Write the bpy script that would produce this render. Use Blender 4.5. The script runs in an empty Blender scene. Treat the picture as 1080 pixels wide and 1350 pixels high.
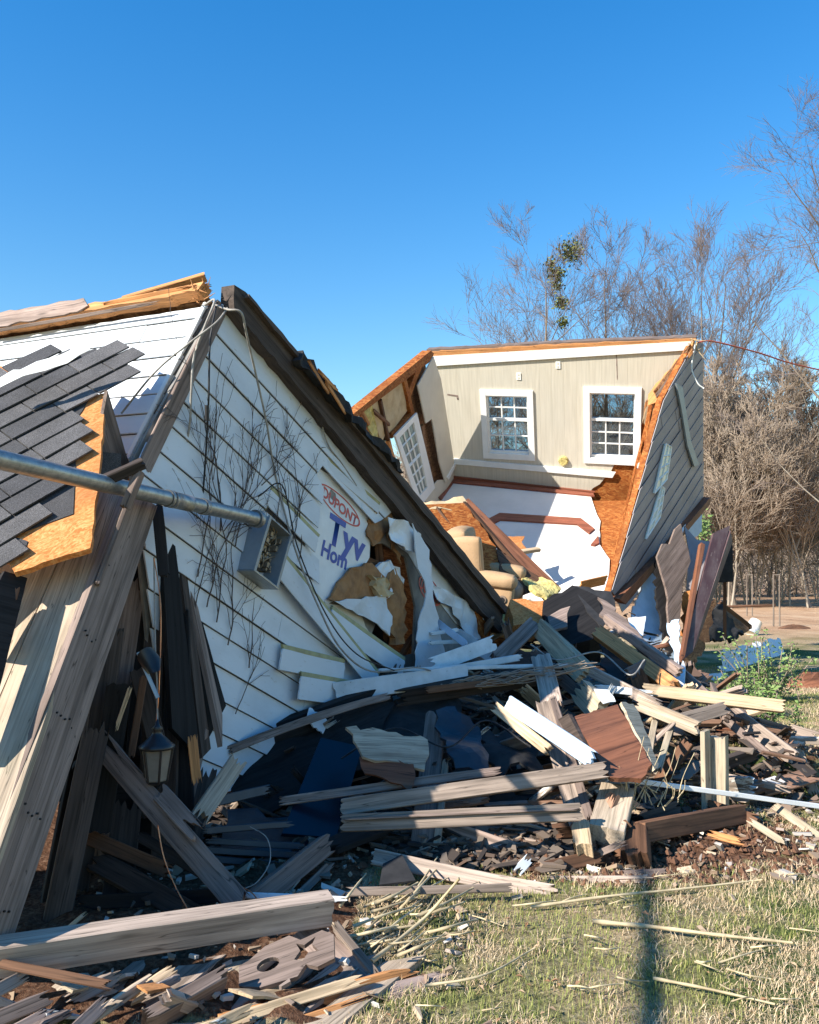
import bpy, math, random
import numpy as np
from mathutils import Vector, Matrix, noise
from mathutils.geometry import delaunay_2d_cdt

# ------------------------------------------------------------------ camera, light, exposure
sc = bpy.context.scene
F = 1168.0; PITCH = math.radians(4.16); CP, SP = math.cos(PITCH), math.sin(PITCH)
cd = bpy.data.cameras.new('camera'); cam = bpy.data.objects.new('camera', cd); sc.collection.objects.link(cam)
cd.sensor_fit = 'HORIZONTAL'; cd.sensor_width = 36; cd.lens = 36 * F / 1080; cd.clip_end = 2000; cd.clip_start = .05
cam.location = (0, 0, 1.6); cam.rotation_euler = (math.radians(90) + PITCH, 0, 0); sc.camera = cam
AZ, EL = math.radians(57), math.radians(32)
SUN = Vector((-math.sin(AZ) * math.cos(EL), -math.cos(AZ) * math.cos(EL), math.sin(EL)))
w = bpy.data.worlds.new("World"); sc.world = w; w.use_nodes = True
sky = w.node_tree.nodes.new('ShaderNodeTexSky'); sky.sky_type = 'NISHITA'; sky.sun_disc = False
sky.sun_elevation = EL; sky.sun_rotation = math.radians(180) + AZ
sky.air_density = 1.6; sky.dust_density = .0; sky.ozone_density = 4.0; sky.altitude = 200
bg = w.node_tree.nodes['Background']; bg.inputs[1].default_value = .105
hs = w.node_tree.nodes.new('ShaderNodeHueSaturation'); hs.inputs['Saturation'].default_value = 1.42; hs.inputs['Hue'].default_value = .508; hs.inputs['Value'].default_value = 1.0
w.node_tree.links.new(sky.outputs[0], hs.inputs['Color']); w.node_tree.links.new(hs.outputs[0], bg.inputs[0])
sd = bpy.data.lights.new('sun', 'SUN'); sd.energy = 5.0; sd.angle = math.radians(.5); sd.color = (1, .93, .82)
sun = bpy.data.objects.new('sun', sd); sc.collection.objects.link(sun)
sun.rotation_euler = SUN.to_track_quat('Z', 'Y').to_euler(); sun.location = SUN * 30
sc.view_settings.view_transform = 'Standard'; sc.view_settings.look = 'None'
sc.view_settings.exposure = 1.05; sc.view_settings.gamma = 1
sc.cycles.max_bounces = 8; sc.cycles.transparent_max_bounces = 16

# ------------------------------------------------------------------ helpers
R = random.Random(7)
COL = sc.collection
def P(px, py, D):
    x = (px - 540) / F * D; up = -(py - 675) / F * D
    return Vector((x, D * CP - up * SP, 1.6 + up * CP + D * SP))
def ray(px, py): return (P(px, py, 1) - Vector((0, 0, 1.6))).normalized()
def DG(py, z=0.0): return (1.6 - z) / ((py - 675) / F * CP - SP)
def cdir(x, up, f): return Vector((x, f * CP - up * SP, up * CP + f * SP)).normalized()
_pd = [(1400, 3.6), (1180, 4.75), (1149, 4.9), (1070, 5.4), (993, 6.1), (930, 6.9), (900, 7.6), (857, 8.8), (830, 9.8), (790, 11.0), (760, 12)]
def DP(py):
    for (a, da), (b, db) in zip(_pd, _pd[1:]):
        if py >= b: return da + (db - da) * (a - py) / (a - b)
    return 12.
def tag(o, label=None, cat=None, group=None, kind=None):
    if label: o['label'] = label
    if cat: o['category'] = cat
    if group: o['group'] = group
    if kind: o['kind'] = kind
    return o
def empty(name, loc, label, cat, group=None):
    o = bpy.data.objects.new(name, None); o.location = loc; COL.objects.link(o); o.empty_display_size = .2
    return tag(o, label, cat, group)
class MB:
    def __init__(s): s.v = []; s.f = []; s.m = []
    def add(s, vs, fs, mi=0):
        b = len(s.v); s.v += [tuple(q) for q in vs]; s.f += [tuple(b + i for i in f) for f in fs]; s.m += [mi] * len(fs)
    def box(s, a, b, mi=0, M=None):
        (x0, y0, z0), (x1, y1, z1) = a, b
        vs = [Vector(q) for q in ((x0,y0,z0),(x1,y0,z0),(x1,y1,z0),(x0,y1,z0),(x0,y0,z1),(x1,y0,z1),(x1,y1,z1),(x0,y1,z1))]
        if M: vs = [M @ q for q in vs]
        s.add(vs, [(0,3,2,1),(4,5,6,7),(0,1,5,4),(1,2,6,5),(2,3,7,6),(3,0,4,7)], mi)
    def tube(s, pts, r, n=8, cap=True, mi=0, taper=1.0):
        pts = [Vector(p) for p in pts]; k = len(pts); rings = []
        up = Vector((0, 0, 1))
        for i, p in enumerate(pts):
            d = (pts[min(i+1, k-1)] - pts[max(i-1, 0)]).normalized()
            if abs(d.z) > .95: up = Vector((1, 0, 0))
            x = d.cross(up).normalized(); y = d.cross(x)
            rr = (r[i] if isinstance(r, (list, tuple)) else r * (1 + (taper - 1) * i / max(1, k - 1)))
            rings.append([p + (x * math.cos(a) + y * math.sin(a)) * rr for a in [2*math.pi*j/n for j in range(n)]])
        vs = [q for rg in rings for q in rg]; fs = []
        for i in range(k-1):
            for j in range(n): fs.append((i*n+j, i*n+(j+1)%n, (i+1)*n+(j+1)%n, (i+1)*n+j))
        if cap: fs += [tuple(range(n)), tuple((k-1)*n+j for j in range(n-1, -1, -1))]
        s.add(vs, fs, mi)
    def slab(s, pts, z0, z1, holes=(), mi=0, zf=None, grid=0):
        """pts: 2D outline; front face z1, back z0; zf(x,y) adds relief to the front"""
        n = len(pts); vv = [Vector((p[0], p[1])) for p in pts]; ed = [(i, (i+1) % n) for i in range(n)]
        for h in holes:
            b = len(vv); vv += [Vector((p[0], p[1])) for p in h]; ed += [(b+i, b+(i+1) % len(h)) for i in range(len(h))]
        if grid:
            gx0, gx1, gy0, gy1 = min(p[0] for p in pts), max(p[0] for p in pts), min(p[1] for p in pts), max(p[1] for p in pts)
            grid = max(grid, math.sqrt((gx1-gx0)*(gy1-gy0)/1500)); gr = random.Random(n); y_ = gy0+grid/2
            while y_ < gy1:
                x_ = gx0+grid/2
                while x_ < gx1:
                    q_ = (x_+gr.uniform(-.25, .25)*grid, y_+gr.uniform(-.25, .25)*grid)
                    if inside(q_, pts) and not any(inside(q_, h) for h in holes): vv.append(Vector(q_))
                    x_ += grid
                y_ += grid
        ov, oe, of, *_ = delaunay_2d_cdt(vv, ed, [], 1, 1e-6)
        tris = []
        for f in of:
            c = sum((ov[i] for i in f), Vector((0, 0))) / len(f)
            if not inside(c, pts) or any(inside(c, h) for h in holes): continue
            a = [ov[i] for i in f]
            ar = sum(a[i].x*a[(i+1) % len(a)].y - a[(i+1) % len(a)].x*a[i].y for i in range(len(a)))
            tris.append(tuple(f) if ar > 0 else tuple(reversed(f)))
        m = len(ov); zz = zf or (lambda x, y: 0)
        vs = [(p.x, p.y, z1 + zz(p.x, p.y)) for p in ov] + [(p.x, p.y, z0 + zz(p.x, p.y)) for p in ov]
        fs = list(tris) + [tuple(reversed([i+m for i in t])) for t in tris]
        cnt = {}
        for t in tris:
            for i in range(len(t)): cnt[(t[i], t[(i+1) % len(t)])] = 1
        for (a, b) in list(cnt):
            if (b, a) not in cnt: fs.append((b, a, a+m, b+m))
        s.add(vs, fs, mi)
    def build(s, name, mat, parent=None, M=None, smooth=False, label=None):
        me = bpy.data.meshes.new(name); me.from_pydata(s.v, [], s.f)
        for q in (mat if isinstance(mat, (list, tuple)) else [mat]): me.materials.append(q)
        if isinstance(mat, (list, tuple)): me.polygons.foreach_set('material_index', s.m)
        if smooth: me.polygons.foreach_set('use_smooth', [True]*len(me.polygons))
        me.update(); o = bpy.data.objects.new(name, me); COL.objects.link(o)
        M = M or Matrix()
        if parent is not None:
            o.parent = parent; r = parent; T = Matrix()
            while r is not None: T = r.matrix_basis @ T; r = r.parent
            o.matrix_basis = T.inverted() @ M
        else: o.matrix_basis = M
        if label: o['label'] = label
        return o
def inside(c, poly):
    x, y = c[0], c[1]; r = False; n = len(poly)
    for i in range(n):
        x1, y1 = poly[i][0], poly[i][1]; x2, y2 = poly[(i+1) % n][0], poly[(i+1) % n][1]
        if (y1 > y) != (y2 > y) and x < (x2-x1)*(y-y1)/(y2-y1)+x1: r = not r
    return r
def frame(o, x, z):
    z = z.normalized(); y = z.cross(x).normalized(); x = y.cross(z)
    M = Matrix((x, y, z)).transposed().to_4x4(); M.translation = o; return M
def jag(pts, amp, step, closed=False, seed=1, only=None):
    """roughen a pixel/plane outline; only = set of edge indices to roughen"""
    r = random.Random(seed); out = []; n = len(pts)
    for i in range(n if closed else n-1):
        a, b = pts[i], pts[(i+1) % n]; L = math.hypot(b[0]-a[0], b[1]-a[1]); out.append(tuple(a))
        if only is not None and i not in only: continue
        k = max(1, int(L/step)); nx, ny = -(b[1]-a[1])/(L+1e-9), (b[0]-a[0])/(L+1e-9)
        for j in range(1, k):
            t = (j + r.uniform(-.3, .3))/k; q = r.uniform(-amp, amp)
            out.append(tuple(a[c]+(b[c]-a[c])*t+((nx, ny)[c]*q if c < 2 else 0) for c in range(len(a))))
    if not closed: out.append(tuple(pts[-1]))
    return out
class Plane:
    """a real plane in the scene with its own origin and axes"""
    def __init__(s, o, x, n):
        s.o = o; s.M = frame(o, x, n); s.I = s.M.inverted(); s.n = n.normalized()
    def hit(s, px, py):
        d = ray(px, py); c = Vector((0, 0, 1.6)); return c + d * ((s.o - c).dot(s.n) / d.dot(s.n))
    def uv(s, px, py): q = s.I @ s.hit(px, py); return (q.x, q.y)
    def poly(s, pts): return [s.uv(*p[:2]) for p in pts]
    def w(s, u, v, n=0): return s.M @ Vector((u, v, n))
    def at(s, px, py, n=0): u, v = s.uv(px, py); return s.w(u, v, n)
    def slab(s, name, pts, z0, z1, mat, parent=None, holes=(), zf=None, label=None):
        m = MB(); m.slab(s.poly(pts), z0, z1, holes, zf=zf, grid=.045 if zf else 0); return m.build(name, mat, parent, s.M, label=label)
def bez(pts, k=8):
    """catmull-rom through points"""
    P_ = [Vector(p) for p in pts]; P_ = [P_[0]*2-P_[1]] + P_ + [P_[-1]*2-P_[-2]]; out = []
    for i in range(1, len(P_)-2):
        a, b, c, d = P_[i-1:i+3]
        for j in range(k):
            t = j/k; out.append(.5*((2*b)+(c-a)*t+(2*a-5*b+4*c-d)*t*t+(3*b-a-3*c+d)*t**3))
    out.append(P_[-2]); return out

# ------------------------------------------------------------------ materials
def nt(name):
    m = bpy.data.materials.new(name); m.use_nodes = True; t = m.node_tree
    return m, t, t.nodes['Principled BSDF']
def N(t, typ, ins=None, **kw):
    n = t.nodes.new('ShaderNode'+typ)
    for k, v in kw.items(): setattr(n, k, v)
    for k, v in (ins or {}).items():
        if isinstance(v, bpy.types.NodeSocket): t.links.new(v, n.inputs[k])
        else: n.inputs[k].default_value = v
    return n
def ramp(t, fac, stops):
    n = t.nodes.new('ShaderNodeValToRGB'); t.links.new(fac, n.inputs[0]); e = n.color_ramp.elements
    while len(e) < len(stops): e.new(.5)
    for i, (p, c) in enumerate(stops): e[i].position = p; e[i].color = (*c, 1) if len(c) == 3 else c
    return n.outputs[0]
def mixc(t, f, a, b, mode='MIX'):
    n = t.nodes.new('ShaderNodeMix'); n.data_type = 'RGBA'; n.blend_type = mode
    for s, v in ((n.inputs[0], f), (n.inputs[6], a), (n.inputs[7], b)):
        if isinstance(v, bpy.types.NodeSocket): t.links.new(v, s)
        elif isinstance(v, (int, float)): s.default_value = v
        else: s.default_value = (*v, 1)
    return n.outputs[2]
def coords(t, scale=(1, 1, 1), rnd=True):
    tc = N(t, 'TexCoord'); v = tc.outputs['Object']
    if rnd:
        oi = N(t, 'ObjectInfo'); ml = N(t, 'Math', {0: oi.outputs['Random'], 1: 37.0}, operation='MULTIPLY')
        v = N(t, 'VectorMath', {0: v, 1: ml.outputs[0]}, operation='ADD').outputs[0]
    return N(t, 'Mapping', {0: v, 3: scale}).outputs[0]
def sc3(c, k): return tuple(min(1, x*k) for x in c)
def wood(name, base, dark=.45, light=1.35, rough=.8, streak=22, stain=(.0, .0, .0), stain_amt=.35, var=.35, bump=.35, moss=0, paint=0):
    m, t, b = nt(name)
    v1 = coords(t, (1.0, streak, streak)); v2 = coords(t, (3.0, streak*4, streak*4)); v3 = coords(t, (2.2, 5, 5))
    n1 = N(t, 'TexNoise', {0: v1, 'Scale': 1.0, 'Detail': 6.0, 'Distortion': .6}).outputs[0]
    n2 = N(t, 'TexNoise', {0: v2, 'Scale': 1.0, 'Detail': 3.0}).outputs[0]
    n3 = N(t, 'TexNoise', {0: v3, 'Scale': 1.0, 'Detail': 5.0, 'Roughness': .65}).outputs[0]
    c = ramp(t, n1, [(.3, sc3(base, dark)), (.5, base), (.72, sc3(base, light))])
    c = mixc(t, .55, c, ramp(t, n2, [(.36, (.45,)*3), (.5, (.95,)*3), (.8, (1.1,)*3)]), 'MULTIPLY')
    st = ramp(t, n3, [(.45, (0, 0, 0)), (.75, (stain_amt,)*3)])
    c = mixc(t, st, c, stain if any(stain) else sc3(base, .3))
    nc = N(t, 'TexNoise', {0: coords(t, (.8, 26, 26)), 'Scale': 1.0, 'Detail': 2.0, 'Distortion': .8}).outputs[0]
    c = mixc(t, ramp(t, nc, [(.490, (0,)*3), (.5, (.85,)*3), (.510, (0,)*3)]), c, sc3(base, .16))
    vk = N(t, 'TexVoronoi', {0: coords(t, (1.6, 9, 9)), 'Scale': 1.0}).outputs[0]
    c = mixc(t, ramp(t, vk, [(.03, (.75,)*3), (.12, (0, 0, 0))]), c, sc3(base, .22))
    if paint:
        npn = N(t, 'TexNoise', {0: coords(t, (2.2, 9, 9)), 'Scale': 1.6, 'Detail': 9.0, 'Roughness': .75}).outputs[0]
        c = mixc(t, ramp(t, npn, [(.50, (0,)*3), (.53, (1,)*3)]), c, (.56, .56, .53))
    if moss:
        nm = N(t, 'TexNoise', {0: coords(t, (4, 7, 7)), 'Scale': 1.0, 'Detail': 6.0}).outputs[0]
        c = mixc(t, ramp(t, nm, [(.56, (0,)*3), (.72, (moss,)*3)]), c, (.17, .2, .09))
    oi = N(t, 'ObjectInfo')
    mr = N(t, 'MapRange', {0: oi.outputs['Random'], 3: 1-var, 4: 1+var*.6}).outputs[0]
    c = mixc(t, 1., c, N(t, 'CombineColor', {0: mr, 1: mr, 2: mr}).outputs[0], 'MULTIPLY')
    t.links.new(c, b.inputs['Base Color']); b.inputs['Roughness'].default_value = rough
    b.inputs['Specular IOR Level'].default_value = .25
    bp = N(t, 'Bump', {'Strength': bump, 'Distance': .004, 'Height': mixc(t, .5, n1, n2)}).outputs[0]
    t.links.new(bp, b.inputs['Normal']); return m
def plain(name, base, c2=None, scale=6, detail=6, rough=.75, lo=.4, hi=.65, bump=.2, dist=.003, metal=0, spec=.3, sc_=(1, 1, 1), c3=None, s3=30, var=0, f3=(.6, .7)):
    m, t, b = nt(name); v = coords(t, sc_)
    n1 = N(t, 'TexNoise', {0: v, 'Scale': scale, 'Detail': float(detail), 'Roughness': .6}).outputs[0]
    c = ramp(t, n1, [(lo, base), (hi, c2 or sc3(base, .75))])
    h = n1
    if c3:
        n2 = N(t, 'TexNoise', {0: v, 'Scale': s3, 'Detail': 4.0}).outputs[0]
        c = mixc(t, ramp(t, n2, [(f3[0], (0,)*3), (f3[1], (1,)*3)]), c, c3); h = n2
    if var:
        mr = N(t, 'MapRange', {0: N(t, 'ObjectInfo').outputs['Random'], 3: 1-var, 4: 1+var*.5}).outputs[0]
        c = mixc(t, 1., c, N(t, 'CombineColor', {0: mr, 1: mr, 2: mr}).outputs[0], 'MULTIPLY')
    t.links.new(c, b.inputs['Base Color']); b.inputs['Roughness'].default_value = rough
    b.inputs['Metallic'].default_value = metal; b.inputs['Specular IOR Level'].default_value = spec
    if bump:
        nf = N(t, 'TexNoise', {0: v, 'Scale': s3*1.0, 'Detail': 5.0}).outputs[0]
        t.links.new(N(t, 'Bump', {'Strength': bump, 'Distance': dist, 'Height': nf}).outputs[0], b.inputs['Normal'])
    return m
def osb(name, a, b_, c_, scale=26):
    m, t, b = nt(name)
    v = coords(t, (1, 1, 1)); nd = N(t, 'TexNoise', {0: v, 'Scale': 9.0, 'Detail': 3.0})
    vv = N(t, 'VectorMath', {0: v, 1: N(t, 'VectorMath', {0: nd.outputs[1], 1: (.09, .09, .09)}, operation='MULTIPLY').outputs[0]}, operation='ADD').outputs[0]
    r1 = N(t, 'Mapping', {0: vv, 2: (0, 0, .7), 3: (1, 3.2, 1)}).outputs[0]
    r2 = N(t, 'Mapping', {0: vv, 2: (0, 0, -.9), 3: (1, 2.6, 1)}).outputs[0]
    v1 = N(t, 'TexVoronoi', {0: r1, 'Scale': float(scale)}); v2 = N(t, 'TexVoronoi', {0: r2, 'Scale': scale*.8})
    s1 = N(t, 'SeparateColor', {0: v1.outputs['Color']}).outputs[0]; s2 = N(t, 'SeparateColor', {0: v2.outputs['Color']}).outputs[1]
    c = ramp(t, mixc(t, .5, s1, s2), [(.15, b_), (.5, a), (.85, c_)])
    n3 = N(t, 'TexNoise', {0: v, 'Scale': 2.5, 'Detail': 6.0}).outputs[0]
    c = mixc(t, ramp(t, n3, [(.45, (0,)*3), (.7, (.7,)*3)]), c, sc3(a, .55))
    t.links.new(c, b.inputs['Base Color']); b.inputs['Roughness'].default_value = .8; b.inputs['Specular IOR Level'].default_value = .2
    t.links.new(N(t, 'Bump', {'Strength': .5, 'Distance': .004, 'Height': s1}).outputs[0], b.inputs['Normal']); return m
M = {}
M['grey'] = wood('weathered_grey_wood', (.37, .29, .235), stain=(.16, .12, .09), moss=.0)
M['greyd'] = wood('weathered_deck_wood', (.26, .195, .165), dark=.5, stain=(.11, .07, .05), stain_amt=.5)
M['deck'] = wood('sunbleached_deck_wood', (.47, .375, .28), dark=.6, light=1.2, stain=(.25, .18, .11), stain_amt=.5, var=.15, moss=.12)
M['paintw'] = wood('flaking_white_paint_wood', (.30, .24, .19), paint=1, var=.2)
M['redb'] = wood('reddish_aged_wood', (.26, .15, .10), stain=(.1, .05, .03), stain_amt=.6)
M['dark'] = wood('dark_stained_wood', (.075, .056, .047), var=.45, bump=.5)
M['black'] = wood('black_wood_and_shade', (.022, .02, .02), var=.3)  # black boards, and sheets that stand in for cavity shade
M['brown'] = wood('damp_brown_wood', (.17, .085, .048), stain=(.05, .03, .02), stain_amt=.7)
M['pine'] = wood('fresh_broken_pine', (.60, .275, .105), dark=.6, light=1.25, streak=30, var=.2)
M['pale'] = wood('pale_lumber', (.58, .43, .275), dark=.65, light=1.15, stain=(.3, .22, .12), stain_amt=.4, var=.2)
M['cream'] = wood('mossy_pale_wood', (.49, .40, .285), dark=.6, light=1.15, moss=.25, var=.15)
M['white'] = plain('painted_white_board', (.66, .68, .69), (.5, .52, .52), scale=5, rough=.55, c3=(.25, .23, .2), s3=45, f3=(.68, .76), var=.15)
M['siding'] = plain('white_lap_siding', (.63, .67, .72), (.53, .565, .605), scale=2.2, rough=.6, lo=.45, hi=.75, sc_=(1, 2.5, 1), c3=(.42, .41, .38), s3=14, f3=(.66, .8), bump=.12)
M['sidinglip'] = plain('lap_shade_backing', (.2, .19, .18), (.28, .26, .23), scale=8, rough=.9)  # dark tone stands in for the shade between laps
M['foam'] = plain('yellow_foam_edge', (.42, .40, .22), (.32, .3, .18), scale=14, rough=.95)
M['wrap'] = plain('house_wrap_sheet', (.72, .75, .78), (.6, .63, .67), scale=3, rough=.45, bump=.5, dist=.01, s3=7)
M['kraft'] = plain('brown_kraft_paper', (.36, .19, .085), (.2, .1, .045), scale=7, rough=.9, bump=.8, dist=.012, s3=12)
M['insul'] = plain('yellow_insulation', (.62, .52, .2), (.42, .33, .12), scale=14, rough=1, bump=1, dist=.02, s3=30)
M['paper'] = plain('insulation_paper_face', (.55, .42, .25), (.42, .3, .16), scale=5, rough=.8, bump=.6, dist=.01, s3=9)
M['osb'] = osb('orange_strand_board', (.33, .10, .022), (.19, .05, .012), (.44, .19, .055))
M['osbl'] = osb('light_strand_board', (.60, .235, .075), (.44, .15, .04), (.66, .33, .13), 60)
M['osbd'] = osb('dull_strand_board', (.24, .12, .06), (.12, .055, .03), (.36, .2, .1))
M['ply'] = wood('delaminated_plywood', (.42, .34, .25), dark=.4, stain=(.16, .08, .05), stain_amt=.6, streak=14, bump=.8)
M['redply'] = wood('reddish_veneer_board', (.21, .085, .045), dark=.5, stain=(.1, .05, .035), stain_amt=.6, streak=10, var=.1, rough=.6)
M['iwall'] = None
M['trimw'] = plain('white_window_trim', (.8, .8, .77), (.72, .72, .7), scale=3, rough=.5, bump=.05)
M['ceil'] = plain('white_ceiling_board', (.66, .63, .59), (.58, .555, .52), scale=1.6, rough=.8, c3=(.5, .48, .45), s3=3.5, f3=(.68, .9), bump=.12, dist=.004)
M['redtrim'] = wood('red_brown_moulding', (.26, .085, .05), dark=.7, var=.08, rough=.5)
M['drywall'] = plain('beige_panelling', (.62, .57, .47), (.56, .51, .42), scale=2.5, rough=.7)
M['glaze'] = None
M['galv'] = plain('galvanised_pipe', (.36, .36, .35), (.24, .25, .25), scale=9, rough=.42, metal=.7, c3=(.16, .1, .06), s3=22, f3=(.66, .74), spec=.5, sc_=(1, 4, 4))
M['steelgrey'] = plain('grey_painted_metal_box', (.25, .28, .31), (.2, .23, .26), scale=8, rough=.45, metal=.1, c3=(.12, .09, .07), s3=30, f3=(.68, .78), spec=.5)
M['iron'] = plain('black_metal', (.012, .012, .014), (.02, .02, .022), scale=10, rough=.4, spec=.5)
M['brass'] = plain('corroded_contacts', (.33, .26, .18), (.14, .13, .12), scale=30, rough=.5, metal=.5)
M['wire'] = plain('grey_cable', (.34, .32, .29), (.22, .2, .18), scale=20, rough=.6)
M['wireb'] = plain('black_cable', (.015, .015, .018), (.03, .03, .03), scale=20, rough=.5)
M['copper'] = plain('copper_wire', (.75, .3, .14), (.5, .18, .09), scale=20, rough=.35, metal=.8)
M['redwire'] = plain('red_cable', (.45, .09, .05), (.35, .12, .08), scale=9, rough=.6)
M['tan'] = plain('tan_upholstery', (.46, .30, .165), (.39, .25, .135), scale=3, rough=.75, bump=.35, dist=.004, s3=60, c3=(.33, .21, .12), f3=(.6, .8))
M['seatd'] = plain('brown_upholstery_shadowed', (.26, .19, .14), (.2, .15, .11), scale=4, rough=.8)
M['navy'] = plain('navy_glossy_panel', (.004, .006, .014), (.007, .009, .022), scale=4, rough=.3, spec=.5, bump=.1)
M['rooff'] = plain('black_roofing_felt', (.02, .02, .021), (.035, .034, .035), scale=8, rough=.85, bump=.5)
M['tarp'] = plain('blue_black_plastic', (.018, .022, .03), (.03, .034, .045), scale=5, rough=.4, spec=.5, bump=.4, dist=.01, s3=6)
M['vine'] = plain('dead_vine_bark', (.10, .075, .065), (.055, .04, .035), scale=20, rough=.9)
M['straw'] = plain('dry_cane', (.55, .45, .28), (.38, .3, .18), scale=12, rough=.8, var=.3)
M['bark'] = plain('grey_bark', (.22, .18, .145), (.12, .095, .075), scale=3, rough=.95, sc_=(1, 1, .3))
M['barkp'] = plain('pale_bark', (.36, .31, .25), (.2, .165, .13), scale=3, rough=.95, sc_=(1, 1, .3))
M['twig'] = plain('purple_brown_twigs', (.18, .14, .125), (.12, .095, .09), scale=1, rough=.9, bump=0)
M['brush'] = plain('tan_brush_twigs', (.34, .275, .215), (.22, .17, .135), scale=.3, rough=.95, bump=0)
M['mistle'] = plain('mistletoe_leaves', (.16, .17, .04), (.10, .11, .03), scale=2, rough=.7, bump=0)
M['leaf'] = plain('green_weed_leaves', (.12, .2, .045), (.2, .26, .09), scale=9, rough=.6, bump=0)
M['plastic'] = plain('white_plastic', (.78, .78, .76), (.68, .68, .66), scale=4, rough=.4, spec=.5)
M['bluepaint'] = plain('pale_blue_painted_board', (.44, .56, .70), (.36, .47, .6), scale=6, rough=.5, c3=(.3, .28, .25), s3=30, f3=(.72, .8))
M['maroon'] = plain('maroon_metal_beam', (.075, .038, .042), (.13, .09, .09), scale=7, rough=.6, c3=(.2, .15, .14), s3=25, f3=(.62, .75), sc_=(.4, 1, 1))
M['winblue'] = plain('pane_sky_reflection', (.66, .75, .70), (.55, .65, .6), scale=6, rough=.25, spec=.6, bump=0)  # pale tone stands in for sky mirrored in the panes
def shingle_mat(name, c):
    m, t, b = nt(name); v = coords(t)
    n1 = N(t, 'TexNoise', {0: v, 'Scale': 420.0, 'Detail': 2.0}).outputs[0]
    n2 = N(t, 'TexNoise', {0: v, 'Scale': 5.0, 'Detail': 6.0}).outputs[0]
    col = ramp(t, n1, [(.35, sc3(c, .4)), (.52, c), (.66, sc3(c, 2.8))])
    col = mixc(t, .6, col, ramp(t, n2, [(.3, (.55,)*3), (.7, (1.25,)*3)]), 'MULTIPLY')
    t.links.new(col, b.inputs['Base Color']); b.inputs['Roughness'].default_value = .95
    t.links.new(N(t, 'Bump', {'Strength': .6, 'Distance': .003, 'Height': n1}).outputs[0], b.inputs['Normal']); return m
M['sh1'] = shingle_mat('charcoal_shingle', (.075, .072, .074)); M['sh2'] = shingle_mat('dark_shingle', (.05, .049, .052)); M['sh3'] = shingle_mat('faded_shingle', (.10, .096, .098))
def panel_wall():
    m, t, b = nt('grooved_beige_panelling'); tc = N(t, 'TexCoord'); s = N(t, 'SeparateXYZ', {0: tc.outputs['Object']})
    col = None
    a = N(t, 'Math', {0: s.outputs[0], 1: 4.9}, operation='MULTIPLY').outputs[0]
    n0 = N(t, 'TexNoise', {0: tc.outputs['Object'], 'Scale': 1.2}).outputs[0]
    fr = N(t, 'Math', {0: a}, operation='FRACT').outputs[0]
    g = ramp(t, fr, [(0, (1,)*3), (.035, (0,)*3), (.965, (0,)*3), (1, (1,)*3)])
    nn = N(t, 'TexNoise', {0: N(t, 'Mapping', {0: tc.outputs['Object'], 3: (20, 1.2, 1)}).outputs[0], 'Scale': 1.5, 'Detail': 5.0}).outputs[0]
    c = ramp(t, nn, [(.3, (.485, .44, .355)), (.7, (.59, .54, .445))])
    c = mixc(t, ramp(t, n0, [(.35, (0,)*3), (.7, (.35,)*3)]), c, (.48, .46, .4))
    c = mixc(t, N(t, 'Math', {0: g, 1: .22}, operation='MULTIPLY').outputs[0], c, (.3, .27, .2))
    t.links.new(c, b.inputs['Base Color']); b.inputs['Roughness'].default_value = .6
    t.links.new(N(t, 'Bump', {'Strength': .5, 'Distance': .003, 'Height': g}, invert=True).outputs[0], b.inputs['Normal']); return m
M['iwall'] = panel_wall()
def glass():
    m, t, b = nt('window_glass'); b.inputs['Base Color'].default_value = (.8, .9, .92, 1); b.inputs['Roughness'].default_value = .03
    tr = N(t, 'BsdfTransparent', {0: (.62, .68, .70, 1)}); gl = N(t, 'BsdfGlossy', {0: (.9, .95, 1, 1), 'Roughness': .05})
    fz = N(t, 'Fresnel', {0: 1.5}); ms = N(t, 'MixShader', {0: fz.outputs[0], 1: tr.outputs[0], 2: gl.outputs[0]})
    t.links.new(ms.outputs[0], t.nodes['Material Output'].inputs[0]); return m
M['glaze'] = glass()
def greysiding():
    m, t, b = nt('grey_blue_siding'); v = coords(t, (1, 2, 1))
    n1 = N(t, 'TexNoise', {0: v, 'Scale': 2.0, 'Detail': 6.0}).outputs[0]
    c = ramp(t, n1, [(.35, (.25, .22, .23)), (.65, (.33, .29, .295))])
    t.links.new(c, b.inputs['Base Color']); b.inputs['Roughness'].default_value = .6; return m
M['gsid'] = greysiding()
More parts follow.
